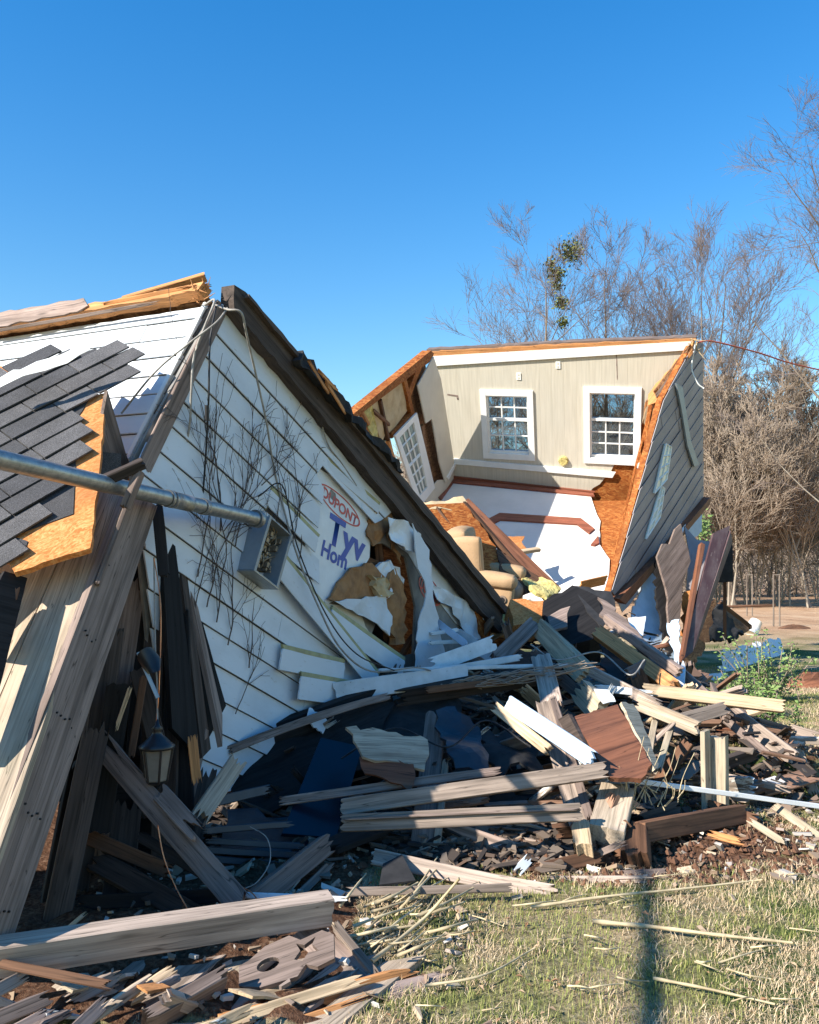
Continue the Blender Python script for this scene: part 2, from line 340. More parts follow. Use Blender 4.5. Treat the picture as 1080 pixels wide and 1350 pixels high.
# ground: one sheet, soil / dry grass / green patches, all by place and noise
def ground_mat():
    m, t, b = nt('yard_ground'); tc = N(t, 'TexCoord'); v = tc.outputs['Object']; s = N(t, 'SeparateXYZ', {0: v})
    nb = N(t, 'TexNoise', {0: v, 'Scale': .9, 'Detail': 7.0, 'Roughness': .6}).outputs[0]
    nf = N(t, 'TexNoise', {0: v, 'Scale': 38.0, 'Detail': 5.0, 'Roughness': .7}).outputs[0]
    nm = N(t, 'TexNoise', {0: v, 'Scale': 7.0, 'Detail': 6.0, 'Roughness': .7}).outputs[0]
    soil = ramp(t, nf, [(.3, (.035, .018, .010)), (.5, (.11, .055, .032)), (.72, (.22, .14, .09))])
    dry = ramp(t, nf, [(.3, (.14, .10, .055)), (.5, (.34, .26, .15)), (.7, (.5, .4, .26))])
    grn = ramp(t, nf, [(.3, (.035, .05, .012)), (.55, (.10, .13, .04)), (.75, (.22, .22, .10))])
    c = mixc(t, ramp(t, nb, [(.42, (0,)*3), (.58, (1,)*3)]), dry, grn)
    at = N(t, 'Attribute', attribute_name='soil').outputs['Fac']
    sm = N(t, 'Math', {0: at, 1: N(t, 'MapRange', {0: nm, 1: .3, 2: .7, 3: -.35, 4: .35}).outputs[0]}, operation='ADD').outputs[0]
    c = mixc(t, ramp(t, sm, [(.4, (0,)*3), (.6, (1,)*3)]), c, soil)
    fld = ramp(t, N(t, 'TexNoise', {0: N(t, 'Mapping', {0: v, 3: (1, .35, 1)}).outputs[0], 'Scale': .6, 'Detail': 8.0, 'Roughness': .75}).outputs[0], [(.3, (.27, .155, .085)), (.5, (.46, .29, .175)), (.7, (.58, .42, .27))])
    yf = N(t, 'MapRange', {0: s.outputs[1], 1: 19.0, 2: 27.0}).outputs[0]
    c = mixc(t, yf, c, fld)
    t.links.new(c, b.inputs['Base Color']); b.inputs['Roughness'].default_value = 1; b.inputs['Specular IOR Level'].default_value = .1
    t.links.new(N(t, 'Bump', {'Strength': .8, 'Distance': .03, 'Height': nf}).outputs[0], b.inputs['Normal']); return m
M['ground'] = ground_mat()
def grass_mat(name, cols):
    m, t, b = nt(name); g = N(t, 'NewGeometry').outputs['Random Per Island']
    c = ramp(t, g, [(i/(len(cols)-1), q) for i, q in enumerate(cols)])
    t.links.new(c, b.inputs['Base Color']); b.inputs['Roughness'].default_value = .7; b.inputs['Specular IOR Level'].default_value = .2
    return m
M['grass'] = grass_mat('short_green_grass', [(.12, .16, .03), (.22, .25, .07), (.33, .32, .11), (.16, .185, .05), (.42, .38, .16)])
M['drygrass'] = grass_mat('dry_straw_grass', [(.38, .26, .15), (.58, .44, .27), (.70, .56, .37), (.44, .31, .18), (.62, .46, .31)])
M['litter'] = grass_mat('wood_chips_and_splinters', [(.10, .065, .045), (.33, .24, .16), (.24, .18, .14), (.5, .4, .28), (.16, .08, .05), (.6, .57, .52), (.2, .16, .13)])

M['litterd'] = grass_mat('shade_darkened_debris', [(.03, .025, .022), (.10, .075, .058), (.16, .12, .09), (.05, .04, .035), (.02, .02, .022), (.27, .21, .16), (.13, .08, .055), (.04, .035, .03)])  # chip colours darkened to stand in for shade inside the pile
# ------------------------------------------------------------------ ground
def sst(a, b, x): t = min(1, max(0, (x-a)/(b-a))); return t*t*(3-2*t)
def gz(x, y):
    z = 0
    # low dirt mound under the wreck
    mx = sst(2.6, .6, x) if y < 7 else sst(4.4, 2.2, x)
    z += .34 * sst(5.2, 7.5, y) * mx * sst(17, 13, y) * sst(-7, -4, x)
    if y < 40: z += .02 * noise.noise(Vector((x*1.3, y*1.3, 0))) + .012 * noise.noise(Vector((x*5, y*5, 2)))
    sm = soilf(x, y)
    if sm > .2 and y < 12: z += .06 * sm * (noise.noise(Vector((x*6, y*6, 5)))+.4) + .025*noise.noise(Vector((x*17, y*17, 5)))*sm
    return z
def soilf(x, y):
    a = math.exp(-(((x-1.3)/1.35)**2 + ((y-5.5)/.75)**2)*1.1)*1.1
    b = math.exp(-(((x-2.0)/.9)**2 + ((y-5.15)/.28)**2)*1.0)*.7
    if x < -.25 and 3.3 < y <= 5.1 and x > -8: return 1.0
    c = 1.0 if (x < 1.2 + (y-5)*.32 and 5.0 < y < 17 and x > -8) else 0
    d = .8*math.exp(-(((x-3.9)/1.6)**2 + ((y-7.2)/.7)**2))
    return min(1, max(a, b, c, d))
def axis(lo, hi, step, far_lo, far_hi):
    a = list(np.arange(lo, hi, step)); s = step; x = hi
    while x < far_hi: a.append(x); s *= 1.12; x += s
    s = step; x = lo
    b = []
    while x > far_lo: s *= 1.12; x -= s; b.append(x)
    return b[::-1] + a
xs = axis(-3.5, 7, .07, -400, 400); ys = axis(2.2, 12, .07, -60, 900)
vs = [(x, y, gz(x, y)) for y in ys for x in xs]; nx = len(xs)
fs = [(j*nx+i, j*nx+i+1, (j+1)*nx+i+1, (j+1)*nx+i) for j in range(len(ys)-1) for i in range(nx-1)]
g = MB(); g.v = vs; g.f = fs; g.m = [0]*len(fs)
go = g.build('ground', M['ground'], smooth=True); tag(go, kind='structure')
at = go.data.attributes.new('soil', 'FLOAT', 'POINT'); at.data.foreach_set('value', [soilf(p[0], p[1]) for p in vs])

def blades(name, n, area, hh, ww, mat, label, cat, flt, seed, lean=.6, zoff=0):
    rs = np.random.RandomState(seed); V = []; Fc = []
    x0, x1, y0, y1 = area; k = 0
    # density falls with distance
    yy = y0 * (y1/y0)**rs.rand(n); xx = x0 + (x1-x0)*rs.rand(n)
    xx = xx*1.0
    h = rs.uniform(*hh, n); wd = rs.uniform(*ww, n); az = rs.rand(n)*6.283; ln = rs.rand(n)**.6*lean
    pts = []
    for i in range(n):
        x, y = xx[i], yy[i]
        if not flt(x, y, rs): continue
        z = gz(x, y)+zoff; ca, sa = math.cos(az[i]), math.sin(az[i]); sc_ = .8+y*.06
        H = h[i]; W = wd[i]*sc_; l = min(1.45, ln[i]*1.2)
        m1 = (x+ca*H*.45*l, y+sa*H*.45*l, z+H*.5*math.cos(l*.5)); tp = (x+ca*H*l*1.0, y+sa*H*l*1.0, z+H*max(.12, math.cos(l)))
        px_, py_ = -sa*W/2, ca*W/2
        pts += [(x-px_, y-py_, z-.004), (x+px_, y+py_, z-.004), (m1[0]+px_*.8, m1[1]+py_*.8, m1[2]), (m1[0]-px_*.8, m1[1]-py_*.8, m1[2]), tp]
        Fc += [(k, k+1, k+2, k+3), (k+3, k+2, k+4)]; k += 5
    m = MB(); m.v = pts; m.f = Fc; m.m = [0]*len(Fc); o = m.build(name, mat); return tag(o, label, cat, kind='stuff')
def seen(x, y): return abs(x) < y*.5+.4 and x > -1.2-.0*y
def fgreen(x, y, rs):
    if not seen(x, y) or x < -.2 - (y < 4)*0: return False
    if soilf(x, y) > .45 + .4*(rs.rand()-.5): return False
    nz = noise.noise(Vector((x*.9+3, y*.9, 1)))+.5*noise.noise(Vector((x*3, y*3, 4)))
    nb_ = noise.noise(Vector((x*7, y*7, 9)))
    return nz + .6*nb_ + (rs.rand()-.5)*.25 > .0
def fdry(x, y, rs):
    if not seen(x, y): return False
    if soilf(x, y) > .6 + .5*(rs.rand()-.5): return False
    nz = noise.noise(Vector((x*.9+3, y*.9, 1)))+.5*noise.noise(Vector((x*3, y*3, 4)))
    nb_ = noise.noise(Vector((x*6, y*6, 2)))
    return nz + .5*nb_ + (rs.rand()-.5)*.5 < .06
blades('grass', 300000, (-.6, 7, 2.9, 16), (.010, .042), (.0016, .0036), M['grass'], 'short green winter grass in patches across the yard', 'grass', fgreen, 3)
blades('dry_grass', 330000, (-1, 7, 2.9, 16), (.015, .065), (.0014, .0034), M['drygrass'], 'dry straw coloured grass matted over the yard', 'dry grass', fdry, 4, lean=1.45)

rs_ = random.Random(91); m = MB()
for i in range(2600):
    y = 2.9*(10/2.9)**rs_.random(); x = rs_.uniform(-.5, 5.5)
    if not seen(x, y) or noise.noise(Vector((x*1.5, y*1.5, 20))) < rs_.uniform(-.4, .35): continue
    c = Vector((x, y, gz(x, y)+rs_.uniform(.01, .035))); u = Vector((rs_.gauss(0, 1), rs_.gauss(0, 1), rs_.gauss(0, .3))).normalized(); v = u.cross(Vector((rs_.gauss(0, .3), rs_.gauss(0, .3), 1))).normalized(); q = rs_.uniform(.006, .02)
    up_ = Vector((0, 0, q*.4)); m.add([c-u*q, c-v*q*.5+up_, c+u*q, c+v*q*.55+up_], [(0, 1, 2), (0, 2, 3)])
M['leafl'] = grass_mat('fallen_leaf_bits', [(.16, .08, .04), (.34, .20, .11), (.24, .13, .07), (.42, .30, .19), (.30, .2, .13)])
tag(m.build('leaf_litter', M['leafl']), 'small brown dead leaves and bark bits lying in the grass', 'leaf litter', kind='stuff')

# ------------------------------------------------------------------ planks and slabs
def plank_mesh(L, w, t, seed, j0=.0, j1=.0, bend=.006, k=8, seg=None):
    r = random.Random(seed); seg = seg or max(3, min(14, int(L/.22))); ch = min(.004, t*.2, w*.2)
    row = []   # cross-section (y,z) loop
    ys_ = [-w/2] + [(-w/2+ch)+(w-2*ch)*i/k for i in range(k+1)] + [w/2]
    top = [(y, t/2 if 0 < i < len(ys_)-1 else t/2-ch) for i, y in enumerate(ys_)]
    bot = [(y, -t/2 if 0 < i < len(ys_)-1 else -t/2+ch) for i, y in reversed(list(enumerate(ys_)))]
    row = top + bot; n = len(row); h = n//2
    b1, b2, tw = r.uniform(-1, 1)*bend, r.uniform(-1, 1)*bend*.6, r.uniform(-1, 1)*bend*3
    e0 = [r.uniform(0, 1)**1.5*j0 for _ in range(h)]; e1 = [r.uniform(0, 1)**1.5*j1 for _ in range(h)]
    vs = []
    for i in range(seg+1):
        u = i/seg; x = (u-.5)*L
        for q, (y, z) in enumerate(row):
            qi = q if q < h else n-1-q; xx = x
            if i == 0: xx += e0[qi]
            if i == seg: xx -= e1[qi]
            a = tw*(u-.5); wz = 4*u*(1-u)
            wob = r.uniform(-1, 1)*ch*.35
            vs.append((xx, y*math.cos(a)-z*math.sin(a)+b2*wz*L+wob, z+y*math.sin(a)+b1*wz*L))
    fs = []
    for i in range(seg):
        for q in range(n): fs.append((i*n+q, (i+1)*n+q, (i+1)*n+(q+1) % n, i*n+(q+1) % n))
    for q in range(h-1):
        fs.append((q, q+1, n-2-q, n-1-q)); b = seg*n; fs.append((b+q+1, b+q, b+n-1-q, b+n-2-q))
    return vs, fs
_cnt = [0]
def plank(a, b, wpx, mat='grey', t=.038, roll=0, name='board', label=None, cat='board', group=None, parent=None, j=(.02, .02), bend=.006, ref=None, wm=None):
    """a,b = (px,py,depth) of the centre line; the wide face turns to the viewer, then rolls about its length"""
    _cnt[0] += 1
    A = a if isinstance(a, Vector) else P(*a); B = b if isinstance(b, Vector) else P(*b)
    c = (A+B)/2; x = (B-A).normalized(); L = (B-A).length
    D = (c-Vector((0, 0, 1.6))).length; wd = wm or wpx*D/F
    nv = ref or (Vector((0, 0, 1.6))-c); z = (nv - x*nv.dot(x)).normalized()
    z = Matrix.Rotation(math.radians(roll), 3, x) @ z
    v, f = plank_mesh(L, wd, t, _cnt[0]*7+3, j[0], j[1], bend)
    m = MB(); m.add(v, f); MM = frame(c - z*t/2, x, z)
    o = m.build(name, M[mat] if isinstance(mat, str) else mat, parent, MM)
    if label: tag(o, label, cat if parent is None else None, group)
    return o
def sheet(pts, mat, t=.012, name='panel', label=None, cat='panel', group=None, parent=None, rough=0, step=.06, only=None, seed=2, curl=0):
    """pts (px,py,depth) outline of a panel; grain runs along the first edge"""
    W = [P(*p) for p in pts]; c = sum(W, Vector())/len(W); n = Vector()
    for i in range(len(W)): n += (W[i]-c).cross(W[(i+1) % len(W)]-c)
    if n.dot(Vector((0, 0, 1.6))-c) < 0: n = -n
    MM = frame(c, (W[1]-W[0]).normalized(), n); I = MM.inverted()
    q = [(I @ p)[:2] for p in W]
    if rough: q = jag(q, rough, step, True, seed, only)
    m = MB(); zf = None
    if curl: zf = lambda x, y: curl*(noise.noise(Vector((x*3, y*3, seed))))
    m.slab(q, -t, 0, zf=zf, grid=.05 if zf else 0); o = m.build(name, M[mat] if isinstance(mat, str) else mat, parent, MM)
    if label: tag(o, label, cat if parent is None else None, group)
    return o
def cable(pts, r, mat, name='cable', label=None, cat='cable', parent=None, k=8, n=6, group=None):
    m = MB(); m.tube(bez(pts, k), r, n); o = m.build(name, M[mat], parent, smooth=True)
    if label: tag(o, label, cat if parent is None else None, group)
    return o

# ================================================================== NEAR HOUSE SECTION
U = cdir(588, -689, 1168); W_ = cdir(-2364, -38, 1168)
A = P(278, 400, 5.5)
nG = -(W_ - U*W_.dot(U)).normalized()
G = Plane(A, U, nG)                       # shaded gable wall
nL = -U
L = Plane(A, -W_, nL)                      # sunlit side wall
near = empty('overturned_house_section', A - Vector((0, 0, A.z)), 'tipped house section with white lap siding torn open to the house wrap', 'wrecked house')
def clip(poly, f):
    out = []; n = len(poly)
    for i in range(n):
        a, b = poly[i], poly[(i+1) % n]; fa, fb = f(a), f(b)
        if fa >= 0: out.append(a)
        if fa*fb < 0: t = fa/(fa-fb); out.append((a[0]+(b[0]-a[0])*t, a[1]+(b[1]-a[1])*t))
    return out
def siding(pl, outline, pitch, name, mats, parent, v0=0, flip=False, lift=.011, base=0, gap=.003, seed=3):
    """lap boards along the plane's x axis"""
    vs_ = [p[1] for p in outline]; lo, hi = min(vs_), max(vs_); m = MB(); k = math.floor((lo-v0)/pitch); r = random.Random(seed)
    while v0+k*pitch < hi:
        a, b = v0+k*pitch, v0+(k+1)*pitch; off = r.uniform(-.0015, .0015)
        row_ = clip(clip(outline, lambda p: p[1]-a), lambda p: b-p[1])
        if len(row_) >= 3:
            x_lo, x_hi = min(p[0] for p in row_), max(p[0] for p in row_); cut = [x_lo-1]; c_ = x_lo+r.uniform(.3, 2.4)
            while c_ < x_hi: cut.append(c_); c_ += r.uniform(1.2, 3.0)
            cut.append(x_hi+1)
            for ca, cb in zip(cut, cut[1:]):
                pg = clip(clip(row_, lambda p: p[0]-ca-.0012), lambda p: cb-.0012-p[0])
                if len(pg) < 3: continue
                off = r.uniform(-.003, .003); tl = r.uniform(-.0018, .0018)
                zf = lambda x, y: lift*((1-(y-a)/pitch) if flip else (y-a)/pitch)+off+tl*x+.004*noise.noise(Vector((x*1.2, k, 0)))
                q = [pg[0]]
                for p in pg[1:]:
                    if math.hypot(p[0]-q[-1][0], p[1]-q[-1][1]) > 1e-4: q.append(p)
                if math.hypot(q[0][0]-q[-1][0], q[0][1]-q[-1][1]) < 1e-4: q.pop()
                if len(q) < 3: continue
                q = [(p[0], min(max(p[1], a+gap), b-gap)) for p in q]
                try: m.slab(q, base-.004, base+.006, zf=zf)
                except Exception: pass
        k += 1
    return m.build(name, mats, parent, pl.M)
# gable siding boundary in the photo (follows torn board ends on its right side)
gp = [(285, 402), (640, 800), (612, 822), (585, 800), (560, 770), (598, 808), (575, 745), (500, 655), (488, 648),(486,668), (440,628), (414,596), (408,604), (470, 690), (425,700), (424, 712), (350,650),(340, 668),(360,700), (415,742), (412, 800), (470, 900), (420, 960), (300, 985), (225, 1000), (172, 612)]
gp = [(285, 402), (520, 668), (497, 686), (488, 690), (419, 614), (411, 624), (421, 645), (411, 708), (352, 650), (342, 672), (415, 738), (412, 790), (480, 868), (470, 960), (430, 1010), (260, 1050), (200, 900), (172, 612)]
uvA = G.uv(262, 468); uvB = G.uv(200, 593); pitchG = abs(uvB[1]-uvA[1])/4
siding(G, G.poly(gp), pitchG, 'lap_siding', M['siding'], near, v0=uvA[1], lift=.016, base=.03, flip=True, gap=.0028)
print('pitch', pitchG, 'G uv', uvA, uvB)
# backing coloured dark so the lap gaps read as shade lines
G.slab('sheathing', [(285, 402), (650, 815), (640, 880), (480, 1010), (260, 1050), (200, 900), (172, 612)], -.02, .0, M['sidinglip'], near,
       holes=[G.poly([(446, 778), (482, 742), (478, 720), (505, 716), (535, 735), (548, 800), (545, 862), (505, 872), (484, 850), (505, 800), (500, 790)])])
G.slab('hole_shade_backing', [(430, 680), (560, 700), (570, 880), (470, 880)], -.5, -.45, M['black'], near)  # black sheet set behind the torn hole as its shade
# house wrap sheet with printing
def wz(x, y): return .010*noise.noise(Vector((x*2.5, y*3, 0)))+.002*noise.noise(Vector((x*9, y*12, 5)))
wrap = G.slab('house_wrap', jag([(420, 618), (470, 650), (530, 690), (642, 805), (634, 838), (600, 822), (560, 770), (538, 730), (492, 690), (487, 735), (470, 770), (425, 800), (400, 740), (403, 690), (408, 640)], 2, 14, True, 5, only={1,2,7,8,9,10,11}), .002, .006, M['wrap'], near, zf=wz)
def text(body, px, py, size, mat, sx=1, rot=0, off=.009, bold=0, MM=None):
    c = bpy.data.curves.new('t', 'FONT'); c.body = body; c.size = size; c.align_x = 'LEFT'; c.offset = bold
    o = bpy.data.objects.new('t', c); COL.objects.link(o); dg = bpy.context.evaluated_depsgraph_get(); dg.update()
    me = bpy.data.meshes.new_from_object(o.evaluated_get(dg)); COL.objects.unlink(o); bpy.data.objects.remove(o)
    me.materials.append(mat)
    MM = MM or Matrix.Translation(G.at(px, py, 0)) @ G.M.to_3x3().to_4x4() @ Matrix.Rotation(rot, 4, 'Z') @ Matrix.Diagonal((sx, 1, 1, 1))
    T = G.I @ MM
    for v in me.vertices: q = T @ v.co; v.co = (q.x, q.y, wz(q.x, q.y)+.0085)
    q = bpy.data.objects.new('printed_lettering', me); COL.objects.link(q)
    q.parent = wrap; q.matrix_basis = (near.matrix_basis @ wrap.matrix_basis).inverted() @ G.M
    return q
m_, t_, b_ = nt('blue_print'); b_.inputs['Base Color'].default_value = (.01, .06, .36, 1); M['bluep'] = m_
m_, t_, b_ = nt('red_print'); b_.inputs['Base Color'].default_value = (.5, .05, .05, 1); M['redp'] = m_
TR = math.radians(8)
text('Tyv', 429, 712, .31, M['bluep'], 1.25, TR, bold=.010)
text('Hom', 421, 731, .17, M['bluep'], 1.15, TR, bold=.005)
def oval(px, py, rx, ry, rot, word, size):
    c = G.at(px, py, 0); m = MB(); k = 40
    MM = Matrix.Translation(c) @ G.M.to_3x3().to_4x4() @ Matrix.Rotation(rot, 4, 'Z'); T = G.I @ MM; vs = []
    for r_ in (1, .93):
        for i in range(k):
            a = 2*math.pi*i/k; q = T @ Vector((rx*r_*math.cos(a), ry*(r_ if r_ == 1 else .88)*math.sin(a), 0)); vs.append((q.x, q.y, wz(q.x, q.y)+.0085))
    m.add(vs, [(i, (i+1) % k, k+(i+1) % k, k+i) for i in range(k)]); m.build('printed_oval', M['redp'], wrap, G.M)
    text(word, 0, 0, size, M['redp'], bold=.003, MM=MM @ Matrix.Translation((-rx*.80, -size*.36, 0)) @ Matrix.Diagonal((rx*1.6/(size*4.05), 1, 1, 1)))
oval(447, 667, .34, .085, .04, 'DUPONT', .11)
oval(566, 779, .27, .105, .0, 'DUPONT', .15)
# loose hanging strips of wrap and broken sheathing
def gsheet(pts, off, t, mat, name, label=None, amp=1.5, step=8, seed=1, zf=None, only=None):
    return G.slab(name, jag(pts, amp, step, True, seed, only) if amp else pts, off-t, off, M[mat], near, zf=zf, label=label)
rl = lambda s, k: (lambda x, y: s*noise.noise(Vector((x*k, y*k, 3))))
gsheet([(427, 790), (452, 752), (484, 742), (500, 760), (504, 788), (470, 795)], .05, .02, 'kraft', 'insulation_facing', amp=2, zf=rl(.03, 7))
gsheet([(488, 748), (515, 738), (530, 770), (512, 800), (500, 785)], .02, .03, 'wrap', 'crumpled_wrap', amp=3, step=6, zf=rl(.07, 12))
gsheet([(478, 758), (500, 764), (505, 782), (488, 786)], .09, .05, 'paper', 'crumpled_insulation', amp=3, step=6, zf=rl(.06, 14))
gsheet([(430, 792), (500, 785), (508, 812), (505, 838), (488, 822), (470, 812)], .07, .01, 'siding', 'broken_sheathing', amp=2, zf=rl(.02, 6))
gsheet([(425, 793), (470, 806), (486, 842), (440, 838)], .02, .01, 'drywall', 'torn_backing', amp=2)
gsheet([(492, 655), (512, 672), (525, 745), (507, 700), (488, 720), (480, 700)], .03, .015, 'kraft', 'insulation_facing', amp=3, step=7, zf=rl(.03, 9))
gsheet([(522, 690), (545, 725), (552, 800), (567, 868), (568, 888), (525, 880), (532, 820), (540, 780), (528, 735)], .16, .01, 'siding', 'hanging_wall_board', amp=2.2, step=10, zf=rl(.03, 3))
gsheet([(494, 682), (530, 690), (548, 740), (535, 732), (500, 712)], .12, .006, 'wrap', 'torn_wrap_flap', amp=2, zf=rl(.05, 6))
gsheet([(508, 755), (520, 748), (530, 790), (527, 848), (515, 850), (505, 800)], .04, .06, 'kraft', 'broken_stud', amp=4, step=9, zf=rl(.05, 6))
for (x0, y0, x1, y1, wp) in ((470, 730, 530, 752, 9), (505, 700, 522, 850, 10), (520, 740, 545, 790, 8), (480, 850, 530, 860, 9)):
    plank(G.at(x0, y0, -.06), G.at(x1, y1, -.08), wp, 'brown', .04, name='broken_stud', parent=near, j=(.06, .06))
# lower right: wrap bulging behind the beam
gsheet([(560, 768), (640, 808), (634, 842), (612, 840), (590, 800), (568, 790)], .05, .006, 'wrap', 'bulging_wrap', amp=2, zf=rl(.05, 6))
gsheet([(620, 806), (643, 812), (638, 846), (630, 842)], .06, .03, 'osb', 'sheathing_end', amp=1)
# yellow foam edges and partly peeled boards on the gable
def gboard(x0, y0, x1, y1, wpx, off, mat='siding', name='loose_siding_board', edge=True, label=None):
    a, b = G.at(x0, y0, off), G.at(x1, y1, off+.02)
    o = plank(a, b, wpx, mat, .012, ref=G.n, name=name, parent=near, j=(.01, .02))
    if edge:
        x = (b-a).normalized(); y = G.n.cross(x); y = y if y.z > 0 else -y; D = ((a+b)/2-cam.location).length; hw = wpx*D/F/2
        plank(a+y*(hw+.015)-G.n*.004, b+y*(hw+.015)-G.n*.004, 6, 'foam', .02, ref=G.n, name='foam_edge', parent=near)
    return o
gboard(352, 745, 478, 900, 27, .11)
gboard(346, 655, 408, 719, 22, .05)
gboard(424, 815, 520, 882, 24, .075)
gboard(425, 612, 492, 672, 12, .04)
gboard(500, 640, 565, 712, 18, .05)
gboard(356, 868, 438, 886, 26, .09); gboard(376, 905, 460, 918, 28, .12)
plank(G.at(390, 938, .2), G.at(382, 958, .22), 40, 'siding', .012, ref=G.n, name='loose_siding_board', parent=near, roll=14)
plank(G.at(352, 650, .045), G.at(343, 672, .045), 5, 'foam', .02, ref=G.n, name='foam_edge', parent=near)
# corner trim and dark rim beam
plank(G.at(285, 404, .055), G.at(181, 618, .055), 23, 'greyd', .02, ref=G.n, name='corner_trim', parent=near, bend=.001)
plank(L.at(274, 402, .03), L.at(170, 610, .03), 7, 'trimw', .02, ref=L.n, name='corner_trim', parent=near, bend=.001)
G.slab('rim_beam', jag([(287, 379), (302, 388), (480, 595), (668, 822), (645, 834), (484, 644), (287, 411)], 1.1, 12, True, 4), .03, .13, M['dark'], near)
G.slab('rim_beam_flange', jag([(300, 392), (480, 597), (668, 820), (664, 828), (474, 601), (299, 396)], .9, 16, True, 9), .13, .17, M['dark'], near)
G.slab('torn_roofing_felt', jag([(370, 465), (425, 530), (500, 612), (505, 625), (420, 540), (362, 478)], 2.2, 6, True, 14), .14, .20, M['rooff'], near, zf=rl(.05, 8))
for i, (x0, y0, x1, y1) in enumerate(((372, 478, 402, 522), (385, 490, 415, 520), (395, 505, 425, 548))):
    plank(G.at(x0, y0, .22), G.at(x1, y1, .21), 5, 'pine', .012, name='splintered_strip', parent=near, ref=G.n, j=(.08, .08))
G.slab('second_beam', [(505, 632), (520, 634), (668, 806), (672, 826), (655, 822), (520, 660)], -.12, .02, M['dark'], near)
G.slab('felt_flap', jag([(336, 440), (366, 448), (368, 462), (350, 458)], 2, 8, True, 2), -.3, -.29, M['rooff'], near)
# far half of the floor platform that closes the section from above
fl = MB(); uA = 0
fl.box((-.02, -.02, -2.9), (7.2, .02, -.02)); fl.build('floor_platform', M['osbd'], near, G.M @ Matrix.Translation((0, .02, 0)))
# side wall, sunlit
lp = [(275, 402), (268, 406), (0, 448), (-160, 470), (-200, 700), (60, 760), (172, 612)]
lo_ = L.poly(lp); uu = L.uv(265, 420); uu2 = L.uv(230, 494); pl_ = abs(uu[1]-uu2[1])/3.0
siding(L, lo_, pl_, 'side_siding', M['siding'], near, v0=uu[1]+.0, lift=.012, base=.0, flip=True, gap=.0028)
L.slab('side_sheathing', lp, -.05, -.012, M['sidinglip'], near)
# torn top: tan felt strip, broken pine plate and splinters
L.slab('top_plate', jag([(0, 446), (135, 424), (275, 400), (283, 388), (262, 393), (185, 408), (128, 417), (0, 433), (-170, 458), (-170, 476)], 1.6, 10, True, 6), .03, .12, M['pine'], near)
L.slab('felt_strip', jag([(-170, 476), (-170, 452), (0, 430), (60, 421), (128, 410), (134, 420), (120, 428), (0, 449)], 1.5, 9, True, 8), .122, .135, M['greyd'], near)
plank(L.at(176, 412, .10), L.at(266, 360, -.05), 11, 'pine', .04, roll=25, name='split_plate_board', parent=near, j=(.1, .02))
plank(L.at(150, 418, .13), L.at(268, 396, .13), 5, 'pine', .02, name='split_strip', parent=near, j=(.12, .12))
plank(L.at(210, 400, .10), L.at(286, 384, .06), 5, 'brown', .02, name='split_strip', parent=near, j=(.12, .06))
plank(L.at(0, 452, .12), L.at(230, 415, .13), 4, 'greyd', .015, name='split_strip', parent=near, j=(.02, .2))
m = MB(); r = random.Random(12)
for i in range(18):
    c = L.at(r.uniform(264, 286), r.uniform(386, 408), r.uniform(.05, .16)); d = Vector((r.gauss(0, 1), r.gauss(0, 1), r.gauss(.2, 1))).normalized()*r.uniform(.03, .08)
    m.tube([c-d*.3, c+d], [.006, .001], 4)
m.build('splinters', M['pine'], near)
# ridge cables hanging from the broken corner
def hang(name, pts, r, mat, label): return cable([P(*p) for p in pts], r, mat, 'hanging_cable', label, 'cable', group=None)
hang('c', [(270, 402, 5.3), (283, 396, 5.2), (270, 430, 5.15), (256, 470, 5.15), (252, 520, 5.15), (250, 560, 5.2), (240, 620, 5.3), (236, 700, 5.5), (230, 800, 5.6)], .007, 'wire', 'pale frayed cable hanging straight down the shaded gable nearest the corner trim')
hang('c', [(286, 398, 5.3), (277, 450, 5.2), (275, 530, 5.2), (270, 620, 5.3), (262, 720, 5.5), (258, 800, 5.6)], .006, 'wireb', 'black cable with a thick inline connector hanging on the white gable')
m = MB(); m.tube([P(273, 534, 5.19), P(273, 555, 5.2)], .014, 8); o = m.build('cable_connector', M['wireb']); tag(o, 'small black connector gripping the cable on the gable', 'connector')
hang('c', [(284, 402, 5.3), (300, 408, 5.2), (318, 412, 5.2), (325, 440, 5.3), (340, 505, 5.6), (352, 560, 5.8), (362, 620, 6.0), (388, 720, 6.1), (420, 800, 6.2), (450, 856, 6.3), (490, 885, 6.6), (545, 880, 6.7), (568, 884, 6.75)], .007, 'wire', 'long cable looping from the peak down across the gable to the white strip')
hang('c', [(300, 406, 5.25), (285, 425, 5.15), (250, 452, 5.1), (205, 490, 5.1), (160, 545, 5.15)], .006, 'wire', 'grey cable crossing diagonally over the sunlit white side wall')
hang('c', [(345, 448, 6.0), (355, 440, 6.0), (368, 462, 6.1), (400, 500, 6.4), (420, 545, 6.5), (432, 585, 6.6), (450, 610, 6.8), (470, 640, 7.0)], .006, 'wire', 'thin cable drooping over the dark rim beam halfway down')
hang('c', [(340, 655, 5.8), (372, 640, 5.85), (392, 720, 5.95), (430, 810, 6.1), (470, 862, 6.3), (520, 884, 6.6)], .005, 'wireb', 'thin black cable curving over the peeled siding boards')

